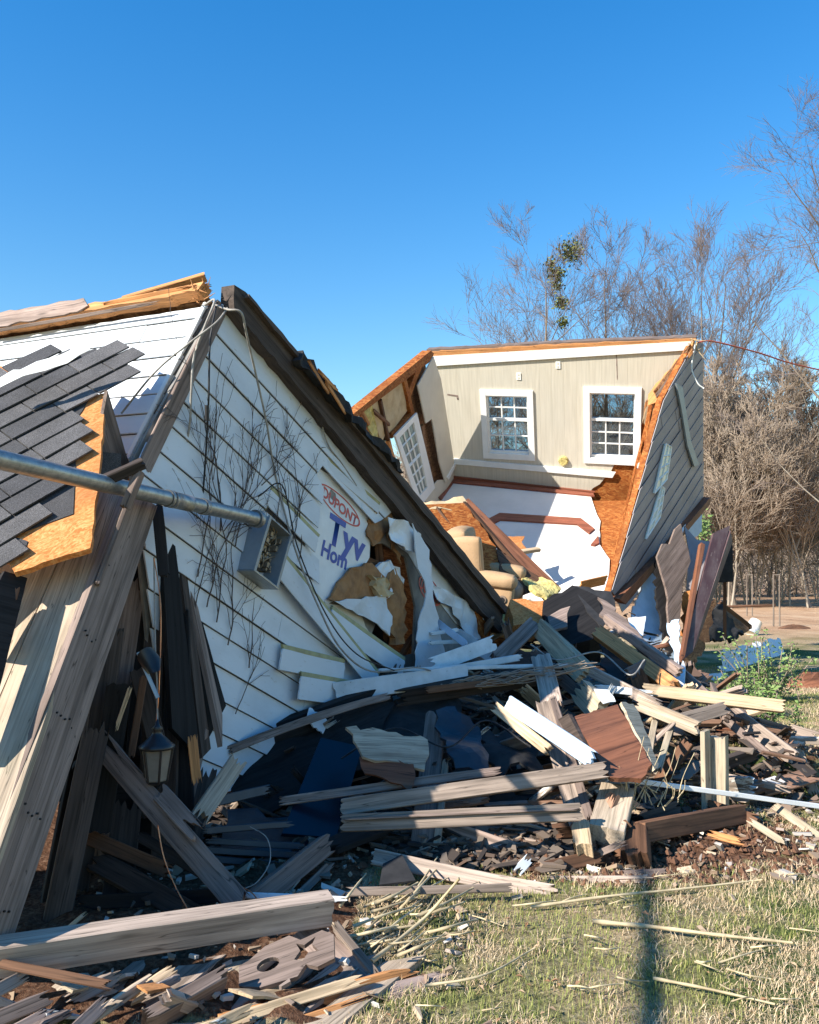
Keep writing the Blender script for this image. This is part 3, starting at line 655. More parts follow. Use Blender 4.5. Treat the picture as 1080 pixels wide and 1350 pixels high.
# dead vines clinging to the gable
def vine(seeds, label, rs_):
    r = random.Random(rs_); m = MB()
    def grow(u, v, ang, ln, rad, lev):
        pts = [G.w(u, v, .062)]; n = int(ln/.05); 
        for i in range(n):
            ang += r.gauss(0, .09); u += math.cos(ang)*.05; v += math.sin(ang)*.05
            pts.append(G.w(u, v, .062+.006*math.sin(i)))
            if lev < 3 and r.random() < (.24 if lev < 2 else .16): grow(u, v, ang+r.choice((-1, 1))*r.uniform(.3, .75), ln*(1-i/n)*r.uniform(.25, .6)+.06, rad*.6, lev+1)
        if len(pts) > 1: m.tube(pts, [max(.0013, rad*(1-.75*i/len(pts))) for i in range(len(pts))], 4)
    for (x, y, x2, y2) in seeds:
        a = G.uv(x, y); b = G.uv(x2, y2); grow(a[0], a[1], math.atan2(b[1]-a[1], b[0]-a[0]), math.hypot(b[0]-a[0], b[1]-a[1]), .0045, 0)
    o = m.build('dead_vine', M['vine']); return tag(o, label, 'vine', 'dead vines on the gable')
vine([(262, 800, 300, 470), (275, 820, 330, 480), (250, 760, 275, 460)], 'dense dead vine fanning up the left half of the shaded gable', 5)
vine([(240, 850, 262, 620), (290, 850, 322, 600)], 'sparse dead vine low on the gable below the meter box', 8)
vine([(335, 640, 400, 560), (372, 720, 352, 560), (372, 720, 420, 590)], 'dead vine climbing right of the meter box towards the dark beam', 11)
vine([(280, 700, 310, 420), (300, 720, 345, 520), (285, 700, 395, 520)], 'tallest dead vine reaching the peak of the gable', 14)
vine([(300, 940, 330, 830), (318, 880, 322, 780)], 'shortest dead vine at the foot of the white gable', 17)
vine([(385, 740, 415, 570), (378, 720, 372, 590), (330, 760, 365, 620)], 'dead vine beside the long looping cable above the peeled boards', 21)

# ------------------------------------------------ shingled roof panel, bottom edge of strand board
Rp0, Rp1, Rp2 = P(70, 600, 4.5), P(170, 545, 4.75), P(60, 730, 4.02)
Rp = Plane(Rp0, Rp1-Rp0, (Rp1-Rp0).cross(Rp2-Rp0))
if Rp.n.dot(cam.location-Rp.o) < 0: Rp = Plane(Rp.o, Rp1-Rp0, -Rp.n)
roof = empty('broken_roof_panel', Rp.o, 'broken slab of dark shingles with a bare orange wood edge leaning on the side wall', 'roof piece')
Rp.slab('roof_decking', jag([(140, 515), (135, 560), (130, 620), (118, 720), (18, 752), (8, 735), (-60, 740), (-120, 700), (-120, 520), (0, 480), (120, 520)], 1.2, 12, True, 3), -.045, -.012, M['osbl'], roof)
m = MB(); r = random.Random(5)
outl = Rp.poly([(128, 452), (140, 470), (172, 455), (172, 482), (158, 508), (122, 520), (110, 545), (88, 570), (106, 590), (100, 600), (100, 680), (20, 705), (42, 708), (38, 728), (5, 735), (-120, 745), (-120, 520), (0, 492), (40, 474)])
xs_ = [p[0] for p in outl]; y_s = [p[1] for p in outl]; row = .125; j = 0; y = min(y_s)-row
while y < max(y_s)+row:
    x = min(xs_)-.3*r.random()-(j % 2)*.16
    while x < max(xs_):
        wdt = r.uniform(.19, .36); q = [(x+.004, y+.003), (x+wdt-.004, y+.003), (x+wdt-.004, y+row-.003), (x+.004, y+row-.003)]
        # drop tabs outside the torn outline, keep the ragged tab-shaped edge
        c = (x+wdt/2, y+row/2)
        if inside(c, outl):
            of = r.uniform(0, .003)
            m.slab(q, -.006, .004, mi=r.choice((0, 0, 1, 1, 2)), zf=lambda a, b: .011*(1-(b-y)/row)+of+.006*noise.noise(Vector((a*4, b*4, 0))))
        x += wdt
    y += row; j += 1
m.build('shingles', [M['sh1'], M['sh2'], M['sh3']], roof, Rp.M)
m = MB(); m.slab([(p[0], p[1]) for p in Rp.poly([(168, 484), (152, 506), (120, 519), (108, 540), (86, 570), (100, 592), (96, 676), (16, 705), (36, 712), (30, 730), (5, 738), (-120, 745), (-120, 520), (0, 498), (60, 478), (126, 458), (140, 472), (168, 459)])], -.0115, -.007)
m.build('roofing_felt', M['sh2'], roof, Rp.M)
sheet([(0, 500, 4.68), (60, 470, 4.74), (122, 452, 4.84), (118, 462, 4.82), (60, 488, 4.72), (0, 512, 4.66)], 'plastic', .004, 'torn_flashing', parent=roof, rough=.01, curl=.05)
sheet([(142, 515, 4.78), (155, 560, 4.9), (166, 598, 5.0), (172, 612, 5.05), (150, 620, 4.9), (130, 600, 4.75), (134, 560, 4.75)], 'greyd', .02, 'underside_board', parent=roof)
# lower soffit block behind
sheet([(100, 592, 4.6), (160, 598, 4.8), (160, 640, 4.8), (104, 630, 4.6)], 'sh2', .02, 'underlayment', parent=roof)
sheet([(130, 612, 5.0), (172, 596, 5.1), (172, 606, 5.1), (134, 628, 5.0)], 'pine', .03, 'rafter_end', parent=roof)

# ------------------------------------------------ service mast and meter box
mast = empty('service_mast', P(140, 636, 4.6), 'long galvanised pipe running level across the wreck to the meter box', 'pipe')
m = MB(); a, b = P(-70, 590, 3.3), P(338, 684, 5.5); m.tube([a.lerp(b, i/12) for i in range(13)], .041, 20); m.build('pipe', M['galv'], mast, smooth=True)
m = MB()
for f in (.60, .615, .74, .75):
    c = a.lerp(b, f); d = (b-a).normalized()*.012; m.tube([c-d, c+d], .046, 20)
m.tube([a.lerp(b, .60), a.lerp(b, .685)], .0445, 20); m.build('coupling', M['galv'], mast, smooth=True)
m = MB(); c = a.lerp(b, .99); m.tube([c, c+(b-a).normalized()*.05], .055, 20); m.build('hub', M['galv'], mast, smooth=True)
bx = empty('meter_box', G.at(330, 728, .1), 'open grey metal electric meter box stripped to its contacts on the white gable', 'meter box')
c0 = G.at(306, 750, .18); XM = G.M.copy(); XM.translation = c0
wB, hB, dB = (G.at(335, 775, .18)-c0).length, (G.at(331, 687, .18)-c0).length, .16
m = MB(); t = .006
m.box((-.0, 0, -dB), (wB, hB, -dB+t)); m.box((-t, 0, -dB), (0, hB, 0)); m.box((wB, 0, -dB), (wB+t, hB, 0)); m.box((-t, -t, -dB), (wB+t, 0, 0)); m.box((-t, hB, -dB), (wB+t, hB+t, 0))
m.box((-t*2, -t*2, -.012), (.012, hB+t*2, .003)); m.box((wB-.012, -t*2, -.012), (wB+t*2, hB+t*2, .003)); m.build('housing', M['steelgrey'], bx, XM)
m = MB(); r = random.Random(3)
for i in range(46):
    x, y = r.uniform(.04, wB-.04), r.uniform(.05, hB-.06); sx, sy = r.uniform(.008, .03), r.uniform(.008, .035)
    m.box((x, y, -dB+t), (x+sx, y+sy, -dB+r.uniform(.03, .12)), M=Matrix.Rotation(r.uniform(-.1, .1), 4, 'Z'))
for i in range(9):
    x, y = r.uniform(.05, wB-.04), r.uniform(.04, hB-.05)
    m.tube(bez([(x, y, -dB+.02), (x+r.uniform(-.05, .05), y+.05, -dB+.09), (x+r.uniform(-.07, .07), y+.12, -dB+.08)]), .005, 6)
m.build('contacts', M['brass'], bx, XM)
m = MB(); m.box((.03, .04, -dB+t), (wB-.03, hB-.05, -dB+.018)); m.build('mounting_plate', M['iron'], bx, XM)
m = MB(); m.box((-t*2, -t*3, -dB*.9), (wB+t*2, -t*2-.001, .012)); m.build('bottom_lip', M['galv'], bx, XM)

# ------------------------------------------------ leaning deck piece, left foreground
deck = empty('toppled_deck_section', P(0, 1250, 3.35), 'tall leaning section of weathered deck boards on the left edge', 'deck section')
def quadboard(q, mat, t, nm='deck_board', par=deck, lab=None):   # q: four (px,py,D) along the length first
    W4 = [P(*p) for p in q]; c = sum(W4, Vector())/4; n = (W4[1]-W4[0]).cross(W4[2]-W4[1]); 
    if n.dot(cam.location-c) < 0: n = -n
    MM = frame(c, W4[1]-W4[0], n); I = MM.inverted(); pts = [(I @ p)[:2] for p in W4]
    m = MB(); m.slab(jag(pts, .0015, .12, True, 3), -t, 0); o = m.build(nm, M[mat], par, MM)
    if lab: o['label'] = lab
    return o
# sunlit deck boards lie in one leaning plane
D1, D2, D3 = P(-10, 1140, 3.25), P(163, 650, 4.55), P(-150, 1200, 3.2)
DPl = Plane(D1, D2-D1, (D2-D1).cross(D3-D1))
if DPl.n.dot(cam.location-D1) < 0: DPl = Plane(D1, D2-D1, -DPl.n)
tops = [165, 118, 78, 40, 4, -32, -68, -104, -140, -176, -212]; bots = [-32, -128, -222, -314, -404, -494, -584, -674, -764, -854, -944]
for i in range(7):
    g_ = 1.2; yt = 642+i*1.5; yb = 1215
    m = MB(); pts = DPl.poly([(bots[i]-g_, yb), (tops[i]-g_*.6, yt), (tops[i+1]+g_*.6, yt+1.5), (bots[i+1]+g_, yb)])
    m.slab(jag(pts, .0012, .15, True, i+3), -.035, 0)
    m.build('deck_board', M['deck'], deck, Matrix.Translation(Vector((0, 0, 0))) @ DPl.M)
db = quadboard([(6, 1256, 3.3), (204, 668, 4.72), (166, 646, 4.5), (-36, 1225, 3.1)], 'greyd', .04, 'fascia_board', deck, 'wide grey face board pierced by screw holes')
W1, W2, W3, W4 = P(6, 1256, 3.29), P(204, 668, 4.71), P(166, 646, 4.49), P(-36, 1225, 3.09)
nn = (W2-W1).cross(W3-W2).normalized(); nn = nn if nn.dot(cam.location-W1) > 0 else -nn; r = random.Random(8)
for s_ in (.05, .22, .41, .60, .78, .95):
    for i in range(5):
        a = .25+i*.13+r.uniform(-.03, .03); e = s_+r.uniform(-.008, .008)
        p = (W1.lerp(W2, e)).lerp(W4.lerp(W3, e), a); fm = MB(); fm.tube([p-nn*.006, p+nn*.0008], .0045, 8); fm.build('screw_hole', M['black'], db)
plank((176, 642, 4.42), (128, 770, 4.1), 6, 'greyd', .03, name='edge_strip', parent=deck)
plank((128, 640, 4.12), (192, 612, 4.2), 13, 'dark', .05, name='bracket', parent=deck, roll=20)
plank((182, 618, 4.2), (162, 668, 4.15), 10, 'greyd', .05, name='bracket', parent=deck, roll=30)
quadboard([(0, 756, 3.95), (30, 765, 4.05), (-30, 1000, 3.5), (-60, 900, 3.4)], 'black', .05, 'side_panel', deck)
plank((12, 770, 3.95), (-10, 850, 3.8), 26, 'brown', .09, name='post_stub', parent=deck)
# darker panels behind it
dk = empty('dark_stair_panel', P(230, 1000, 5.0), 'dark stained board panel standing on edge against the white gable', 'panel')
quadboard([(250, 1020, 5.05), (205, 660, 5.3), (232, 700, 5.35), (300, 930, 5.3)], 'black', .05, 'dark_board', dk)
quadboard([(262, 1000, 4.95), (228, 700, 5.2), (236, 712, 5.25), (292, 985, 5.05)], 'dark', .03, 'dark_board', dk)
quadboard([(290, 985, 5.06), (236, 720, 5.28), (243, 735, 5.32), (303, 940, 5.2)], 'greyd', .03, 'grey_board', dk)
quadboard([(228, 960, 4.75), (213, 700, 5.05), (232, 720, 5.1), (262, 1000, 4.85)], 'black', .04, 'dark_board', dk)
sheet([(160, 650, 5.3), (216, 655, 5.4), (226, 720, 5.4), (200, 1000, 5.0), (235, 1200, 4.75), (60, 1200, 4.6), (90, 960, 4.9)], 'black', .03, 'cavity_shade_panel', 'tall black sheet standing in for the shade behind the leaning deck', 'panel')  # black sheet stands in for the dark of the cavity
plank((207, 664, 4.8), (216, 760, 4.7), 14, 'black', .04, name='dark_post', label='short black post end with a bolt hole beside the screw pierced board', cat='post')
plank((182, 880, 4.75), (215, 1010, 4.7), 22, 'dark', .09, name='dark_post', label='dark square post behind the hanging lantern', cat='post')
plank((158, 900, 4.55), (128, 1100, 4.4), 30, 'black', .05, name='dark_board', label='wide black board standing upright left of the lantern', cat='board')
plank((172, 905, 4.5), (152, 965, 4.45), 5, 'pale', .03, name='lit_edge_strip', label='narrow pale stick catching sun left of the lantern', cat='stick', j=(.05, .05))
plank((190, 890, 4.62), (172, 1000, 4.5), 9, 'brown', .04, name='lit_edge_strip', label='brown upright batten just left of the lantern chain', cat='batten')
plank((253, 968, 4.72), (260, 1035, 4.65), 12, 'pine', .03, name='broken_batten', label='orange splintered batten end right of the lantern', cat='batten', j=(.06, .04))
# lantern
ln = empty('lantern', P(206, 1035, 4.35), 'black coach lantern with frosted glass hanging among the dark boards', 'lantern')
def lathe(prof, c, n=6, ax=Vector((0, 0, 1)), tw=0):
    m = MB(); vs = []; 
    for (r_, z) in prof:
        for i in range(n): a = 2*math.pi*i/n+tw; vs.append((c.x+r_*math.cos(a), c.y+r_*math.sin(a), c.z+z))
    k = len(prof); m.add(vs, [(i*n+j, i*n+(j+1) % n, (i+1)*n+(j+1) % n, (i+1)*n+j) for i in range(k-1) for j in range(n)] + [tuple(range(n-1, -1, -1)), tuple((k-1)*n+j for j in range(n))]); return m
lc = P(206, 1030, 4.35)
lathe([(.048, 0), (.054, .01), (.075, .155), (.078, .16)], lc, 6).build('glass_body', plain('frosted_lantern_glass', (.24, .22, .19), (.14, .12, .10), rough=.35, scale=4), ln)
lathe([(.086, .158), (.09, .17), (.07, .185), (.045, .21), (.028, .225), (.02, .245), (.03, .255), (.012, .27), (.005, .30)], lc, 12).build('cap', M['iron'], ln, smooth=True)
lathe([(.01, -.035), (.02, -.02), (.052, -.006), (.056, .004)], lc, 6).build('base', M['iron'], ln)
for i in range(6):
    a = 2*math.pi*i/6; m = MB(); m.tube([lc+Vector((.052*math.cos(a), .052*math.sin(a), 0)), lc+Vector((.08*math.cos(a), .08*math.sin(a), .16))], .006, 6); m.build('frame_bar', M['iron'], ln)
cable([lc+Vector((0, 0, .3)), P(207, 900, 4.4), P(205, 860, 4.45), P(203, 735, 4.6)], .004, 'wire', 'lantern_chain', parent=ln)
cable([P(203, 735, 4.6), P(212, 800, 4.5), P(210, 900, 4.4), P(206, 955, 4.37)], .003, 'copper', 'lantern_wire', parent=ln)
plank((182, 860, 4.4), (208, 920, 4.35), 5, 'galv', .01, name='metal_strap', label='bent metal strap with a square plate above the lantern', cat='strap', j=(0, 0))
m = MB(); m.tube([P(192, 862, 4.42), P(200, 874, 4.38), P(203, 886, 4.38)], [.045, .05, .03], 10); tag(m.build('socket_housing', M['iron'], smooth=True), 'black round light fitting hanging above the lantern', 'light fitting')

# ================================================================== FAR HOUSE SECTION
cB = cdir(.35, .42, .84); bB = cdir(.10, -.87, .45); aB = cdir(.92, -.07, -.35)
O = P(598, 632, 16.0)
BW = Plane(O, aB, -cB); CE = Plane(O, aB, -bB)
nLW = (aB - cB*aB.dot(cB)); LW = Plane(O, cB, nLW)
far = empty('upturned_house_section', Vector((O.x+1, O.y-2, 0)), 'upturned room with beige panelled walls, white sash windows and a torn open side', 'wrecked house')
def uvrect(pl, a, b, c, d):
    q = [pl.uv(*p) for p in (a, b, c, d)]
    us = sorted(p[0] for p in q); vs_ = sorted(p[1] for p in q); return (us[0]+us[1])/2, (us[2]+us[3])/2, (vs_[0]+vs_[1])/2, (vs_[2]+vs_[3])/2
win1 = uvrect(BW, (636, 521), (694, 520), (701, 601), (648, 597)); win2 = uvrect(BW, (775, 518), (840, 516), (836, 606), (779, 604))
def rect(r, e=0): return [(r[0]-e, r[2]-e), (r[1]+e, r[2]-e), (r[1]+e, r[3]+e), (r[0]-e, r[3]+e)]
bwpts = jag([(568, 468), (915, 448), (895, 475), (868, 510), (853, 528), (851, 551), (833, 560), (819, 592), (805, 623), (776, 651), (598, 632)], 1.8, 9, True, 3, only={4,5,6,7,8})
BW.slab('panelled_wall', bwpts, -.02, 0, M['iwall'], far, holes=[rect(win1), rect(win2)])
BW.slab('outer_sheathing', [(566, 466), (915, 447), (893, 480), (868, 515), (850, 560), (820, 612), (785, 660), (598, 640)], -.14, -.10, M['osbd'], far, holes=[rect(win1, .01), rect(win2, .01)])
def window(pl, rc, par, grid=True, tr=.09, part='window', muls=(3, 2, 2)):
    u0, u1, v0, v1 = rc; W = u1-u0; H = v1-v0
    m = MB(); e = tr
    m.box((u0-e, v0-e, 0.002), (u0+.012, v1+e, .03)); m.box((u1-.012, v0-e, 0.002), (u1+e, v1+e, .03))
    m.box((u0+.012, v1-.012, 0.002), (u1-.012, v1+e, .028)); m.box((u0+.012, v0-e, 0.002), (u1-.012, v0+.012, .028))
    fr = m.build(part, M['trimw'], par, pl.M)
    m = MB()  # reveal + sash
    for (a, b, c, d) in ((u0, u0+.035, v0, v1), (u1-.035, u1, v0, v1), (u0+.035, u1-.035, v0, v0+.05), (u0+.035, u1-.035, v1-.05, v1), (u0+.035, u1-.035, (v0+v1)/2-.022+H*.08, (v0+v1)/2+.022+H*.08)):
        m.box((a, c, -.11), (b, d, -.03))
    for z0, z1 in ((-.13, 0.001),):
        m.box((u0-.002, v0-.002, z0), (u0+.01, v1+.002, z1)); m.box((u1-.01, v0-.002, z0), (u1+.002, v1+.002, z1)); m.box((u0+.01, v0-.002, z0), (u1-.01, v0+.01, z1)); m.box((u0+.01, v1-.01, z0), (u1-.01, v1+.002, z1))
    m.build('sash', M['trimw'], fr, pl.M)
    return fr, m
def muntins(pl, rc, fr, cols, lo_rows, hi_rows):
    u0, u1, v0, v1 = rc; H = v1-v0; mid = (v0+v1)/2+H*.08; m = MB(); t = .011
    for (b0, b1, rows) in ((v0+.05, mid-.022, lo_rows), (mid+.022, v1-.05, hi_rows)):
        if rows == 0: continue
        for i in range(1, cols):
            u = u0+.035+(u1-u0-.07)*i/cols; m.box((u-t, b0, -.085), (u+t, b1, -.055))
        for i in range(1, rows):
            v = b0+(b1-b0)*i/rows; m.box((u0+.035, v-t, -.083), (u1-.035, v+t, -.057))
    m.build('glazing_bars', M['trimw'], fr, pl.M)
    m = MB(); m.box((u0+.03, v0+.04, -.073), (u1-.03, v1-.04, -.068)); m.build('pane', M['glaze'], fr, pl.M)
f1, _ = window(BW, win1, far); muntins(BW, win1, f1, 3, 2, 2)
f2, _ = window(BW, win2, far); muntins(BW, win2, f2, 3, 3, 0)
# baseboard (now on top), chair rail, outlets
BW.slab('baseboard', [(568, 469), (913, 449), (905, 461), (572, 482)], .002, .035, M['trimw'], far)
BW.slab('chair_rail', [(598, 604), (812, 622), (808, 629), (599, 611)], .002, .035, M['trimw'], far)
BW.slab('crown_moulding', [(598, 631), (782, 652), (785, 647), (598, 627)], .002, .04, M['redtrim'], far)
def outlet(px, py, mat='trimw'):
    u, v = BW.uv(px, py); m = MB(); m.box((u-.038, v-.06, .002), (u+.038, v+.06, .012)); o = m.build('wall_outlet', M[mat], far, BW.M)
    m = MB(); m.box((u-.014, v-.042, .0121), (u+.014, v-.012, .015)); m.box((u-.014, v+.012, .0121), (u+.014, v+.042, .015)); m.build('socket', M['drywall'], o, BW.M)
outlet(684, 496); outlet(736, 481)
u, v = BW.uv(743, 607); m = MB(); m.tube([BW.w(u, v, .002), BW.w(u, v, .05)], [.09, .075], 14); m.build('doorbell_dome', M['insul'], far)
# panel seams
BW.slab('panel_seam', [(812, 463), (813.2, 463), (814.5, 500), (813.5, 500)], .001, .004, M['greyd'], far)
BW.slab('panel_crack', [(590, 519), (604, 521), (605, 527), (603, 527), (602, 523), (590, 521)], .001, .004, M['greyd'], far)
# white ceiling, now the bottom, with its octagonal red brown trim
cep = jag([(598, 633), (779, 654), (792, 687), (791, 718), (804, 737), (801, 765), (797, 778), (770, 805), (735, 800), (700, 790), (600, 800), (500, 740), (478, 722)], 1.5, 10, True, 5, only={1,2,3,4,5,6})
CE.slab('ceiling', cep, -.02, 0, M['ceil'], far)
CE.slab('crown_moulding', [(598, 633.5), (782, 652.5), (784, 655.5), (597, 637.5), (579, 660), (574, 660)], .002, .035, M['redtrim'], far)
CE.slab('octagon_moulding', [(640, 688), (659, 678), (766, 685), (784, 699), (777, 705), (761, 693), (660, 687), (644, 695)], .002, .03, M['redtrim'], far)
CE.slab('octagon_moulding', [(779, 720), (789, 708), (790, 718), (784, 721)], .002, .03, M['redtrim'], far)
# left wall: open stud bay with insulation, a third window, loose panelling
def LWs(name, pts, z0, z1, mat, **k): return LW.slab(name, pts, z0, z1, M[mat], far, **k)
w3 = LW.poly([(521, 575), (543, 549), (566, 640), (548, 660)])
LWs('outer_board', [(566, 464), (453, 556), (470, 620), (560, 745), (600, 640)], -.14, -.11, 'osbd', holes=[w3])
LWs('kraft_insulation', [(505, 522), (537, 500), (543, 540), (520, 570), (512, 572)], -.10, -.05, 'paper', zf=rl(.03, 5))
LWs('kraft_insulation', [(494, 535), (504, 526), (513, 572), (507, 584), (500, 560)], -.10, -.05, 'paper', zf=rl(.03, 5))
LWs('kraft_insulation', [(506, 588), (516, 578), (526, 630), (518, 636), (510, 620)], -.10, -.05, 'paper', zf=rl(.03, 5))
LWs('yellow_insulation', [(482, 540), (492, 535), (500, 575), (507, 600), (512, 630), (505, 632), (498, 600), (488, 565)], -.10, -.02, 'insul', zf=rl(.05, 7))
LWs('beige_outer_panel', [(452, 560), (474, 545), (484, 590), (492, 618), (480, 610), (460, 590)], -.03, -.01, 'drywall')
def stud(x0, y0, x1, y1, wpx=7, mat='osb', t=.09):
    plank(LW.at(x0, y0, 0), LW.at(x1, y1, 0), wpx, mat, t, ref=LW.n, name='stud', parent=far, j=(.03, .03))
stud(476, 545, 505, 625); stud(478, 542, 488, 560, 5, 'pine'); stud(503, 527, 532, 660, 5, 'brown'); stud(517, 575, 546, 545, 7); stud(534, 498, 556, 596, 9); stud(556, 478, 540, 520, 12, 'osb')
stud(558, 560, 566, 640, 10, 'osbd'); stud(493, 540, 515, 560, 4, 'brown'); stud(514, 580, 540, 690, 5, 'pine')
LWs('top_plate', [(566, 462), (570, 466), (566, 476), (500, 525), (455, 560), (452, 555)], -.12, .03, 'osb')
LWs('loose_panelling', [(547, 508), (568, 470), (578, 500), (597, 618), (584, 636), (576, 610), (566, 552), (558, 558)], .03, .05, 'drywall')
LWs('lower_panelling', [(600, 609), (600, 632), (568, 672), (556, 656), (576, 633), (588, 632)], .002, .02, 'drywall')
LWs('crown_moulding', [(600, 631), (600, 636), (580, 660), (576, 656)], .022, .05, 'redtrim')
LWs('chair_rail', [(598, 606), (598, 611), (587, 632), (585, 629)], .052, .07, 'trimw')
# third window, hung askew in the stud bay: built in its own plane on the wall
wc = [LW.at(519, 576, .03), LW.at(546, 548, .03), LW.at(567, 641, .03), LW.at(549, 663, .03)]
ctr = sum(wc, Vector())/4; WX = ((wc[1]-wc[0])+(wc[2]-wc[3])).normalized()
W3 = Plane(ctr, WX, LW.n); hw = ((wc[1]-wc[0]).length+(wc[2]-wc[3]).length)/4; hh = ((wc[0]-wc[3]).length+(wc[1]-wc[2]).length)/4
LWs('tilted_window', [(517, 574), (546, 544), (570, 643), (549, 670)], .02, .05, 'trimw', holes=[LW.poly([(523, 577), (542, 556), (560, 642), (550, 653)])])
wf = far.children[-1]
m = MB()
def lw(px, py, n=.03): return LW.at(px, py, n)
TL, TR_, BR, BL = (523, 577), (542, 556), (560, 642), (550, 653)
def bil(s, t_): 
    a = (TL[0]+(TR_[0]-TL[0])*s, TL[1]+(TR_[1]-TL[1])*s); b = (BL[0]+(BR[0]-BL[0])*s, BL[1]+(BR[1]-BL[1])*s)
    return lw(a[0]+(b[0]-a[0])*t_, a[1]+(b[1]-a[1])*t_)
for s_ in (.33, .66): m.tube([bil(s_, 0), bil(s_, 1)], .017, 4)
for t_ in (.16, .33, .5, .67, .84): m.tube([bil(0, t_), bil(1, t_)], .028 if t_ == .5 else .017, 4)
m.build('glazing_bars', M['trimw'], wf)
m = MB(); q = [bil(0, 0), bil(1, 0), bil(1, 1), bil(0, 1)]; m.add([p-LW.n*.01 for p in q]+[p-LW.n*.014 for p in q], [(0, 1, 2, 3), (7, 6, 5, 4), (0, 4, 5, 1), (1, 5, 6, 2), (2, 6, 7, 3), (3, 7, 4, 0)]); m.build('pane', plain('grubby_window_pane', (.28, .32, .30), (.2, .23, .22), scale=5, rough=.15, spec=.6, bump=0), wf)
# floor platform on top
BW.slab('floor_edge', jag([(566, 463), (640, 459), (760, 452), (918, 446), (915, 451), (568, 471)], .8, 9, True, 2), -.2, .03, M['pine'], far)
m = MB(); m.box((-.55, 0, -4.5), (4.7, .18, -.2)); 
BW.slab('flooring_scraps', jag([(562, 461), (640, 457), (760, 450), (918, 444), (918, 447), (566, 465)], .7, 7, True, 12), -.15, .0, M['greyd'], far)
# right hand outer wall seen from outside
ra, rb, rc_ = BW.at(915, 450), CE.at(808, 782), P(926, 656, 14.35)
nR = (rb-ra).cross(rc_-ra).normalized(); nR = nR if nR.dot(cam.location-ra) > 0 else -nR
RW = Plane(ra, (RWd := (ra-P(860, 535, 14.6))), nR)
lapd = RW.hit(925, 530)-RW.hit(850, 640); RW = Plane(ra, lapd, nR)
rwp = [(926, 452), (927, 655), (870, 725), (813, 788), (806, 780), (823, 720), (836, 670), (850, 618), (862, 572), (874, 528), (893, 492), (915, 452)]
v0_, v1_ = RW.uv(860, 560)[1], RW.uv(880, 600)[1]
siding(RW, RW.poly(rwp), .19, 'grey_siding', M['gsid'], far, lift=.012, base=0, gap=.0015)
RW.slab('siding_backing', rwp, -.10, -.012, M['osb'], far)
for q4 in ([(874, 585), (881, 589), (875, 632), (859, 650)], [(868, 641), (872, 643), (866, 682), (848, 710)]):
    sw = RW.slab('siding_window', q4, .02, .045, M['winblue'], far)
    mm_ = MB(); bl_ = lambda s_, t_: RW.at(*[(q4[0][c]*(1-s_)+q4[1][c]*s_)*(1-t_)+(q4[3][c]*(1-s_)+q4[2][c]*s_)*t_ for c in (0, 1)], .05)
    for t_ in (0, .25, .5, .75, 1): mm_.tube([bl_(0, t_), bl_(1, t_)], .014, 4)
    for s_ in (0, .5, 1): mm_.tube([bl_(s_, 0), bl_(s_, 1)], .014, 4)
    mm_.build('glazing_bars', M['trimw'], sw)
RW.slab('downspout', [(887, 505), (895, 510), (906, 580), (917, 612), (911, 615), (902, 588), (894, 540)], .03, .06, M['steelgrey'], far)
RW.slab('eave_board', [(927, 655), (927, 664), (815, 795), (806, 788), (870, 722)], .0, .12, M['redply'], far)
# torn edge: stacked splintered framing and the orange strand board
sheet([(916, 450, 13.4), (902, 462, 13.45), (855, 520, 13.9), (853, 535, 13.9), (868, 530, 13.85), (885, 500, 13.6), (908, 470, 13.4)], 'pine', .05, 'broken_edge', parent=far, rough=.03, step=.1)
BW.slab('torn_strand_board', [(868, 522), (872, 536), (862, 575), (850, 618), (838, 664), (775, 664), (776, 640), (800, 618), (828, 560), (845, 530)], -.055, -.025, M['osb'], far, holes=[rect(win2, .005)])
CE.slab('torn_strand_board', jag([(838, 658), (836, 668), (822, 722), (808, 782), (796, 786), (780, 740), (775, 658)], .5, 12, True, 3), -.055, -.025, M['osb'], far)
r = random.Random(31)
for (x0, y0, d0, x1, y1, d1, wp, mt) in ((912, 455, 13.35, 862, 520, 13.8, 6, 'osbd'), (915, 460, 13.3, 868, 526, 13.75, 4, 'pine'), (905, 472, 13.3, 864, 524, 13.8, 5, 'greyd'),
    (860, 522, 13.9, 838, 640, 13.8, 5, 'osb'), (866, 518, 13.9, 850, 612, 13.85, 4, 'pine'), (857, 524, 13.9, 848, 560, 14.1, 4, 'pale'), (868, 540, 13.9, 828, 694, 13.4, 3, 'brown'), (852, 560, 14.0, 808, 745, 12.8, 3, 'osb'),
    (872, 540, 13.9, 806, 782, 12.2, 4, 'pale'), (853, 525, 13.9, 850, 548, 14.05, 3, 'pine'), (862, 530, 13.85, 858, 560, 14., 3, 'brown'), (870, 518, 13.8, 864, 550, 13.9, 3, 'pine')):
    plank((x0, y0, d0), (x1, y1, d1), wp, mt, .05, name='split_framing', parent=far, j=(.15, .12))
plank((814, 716, 13.2), (823, 716, 13.2), 4, 'pale', .05, name='block_end', parent=far)
sheet([(836, 614, 13.8), (846, 608, 13.8), (842, 618, 13.8)], 'plastic', .02, 'white_scrap', parent=far)
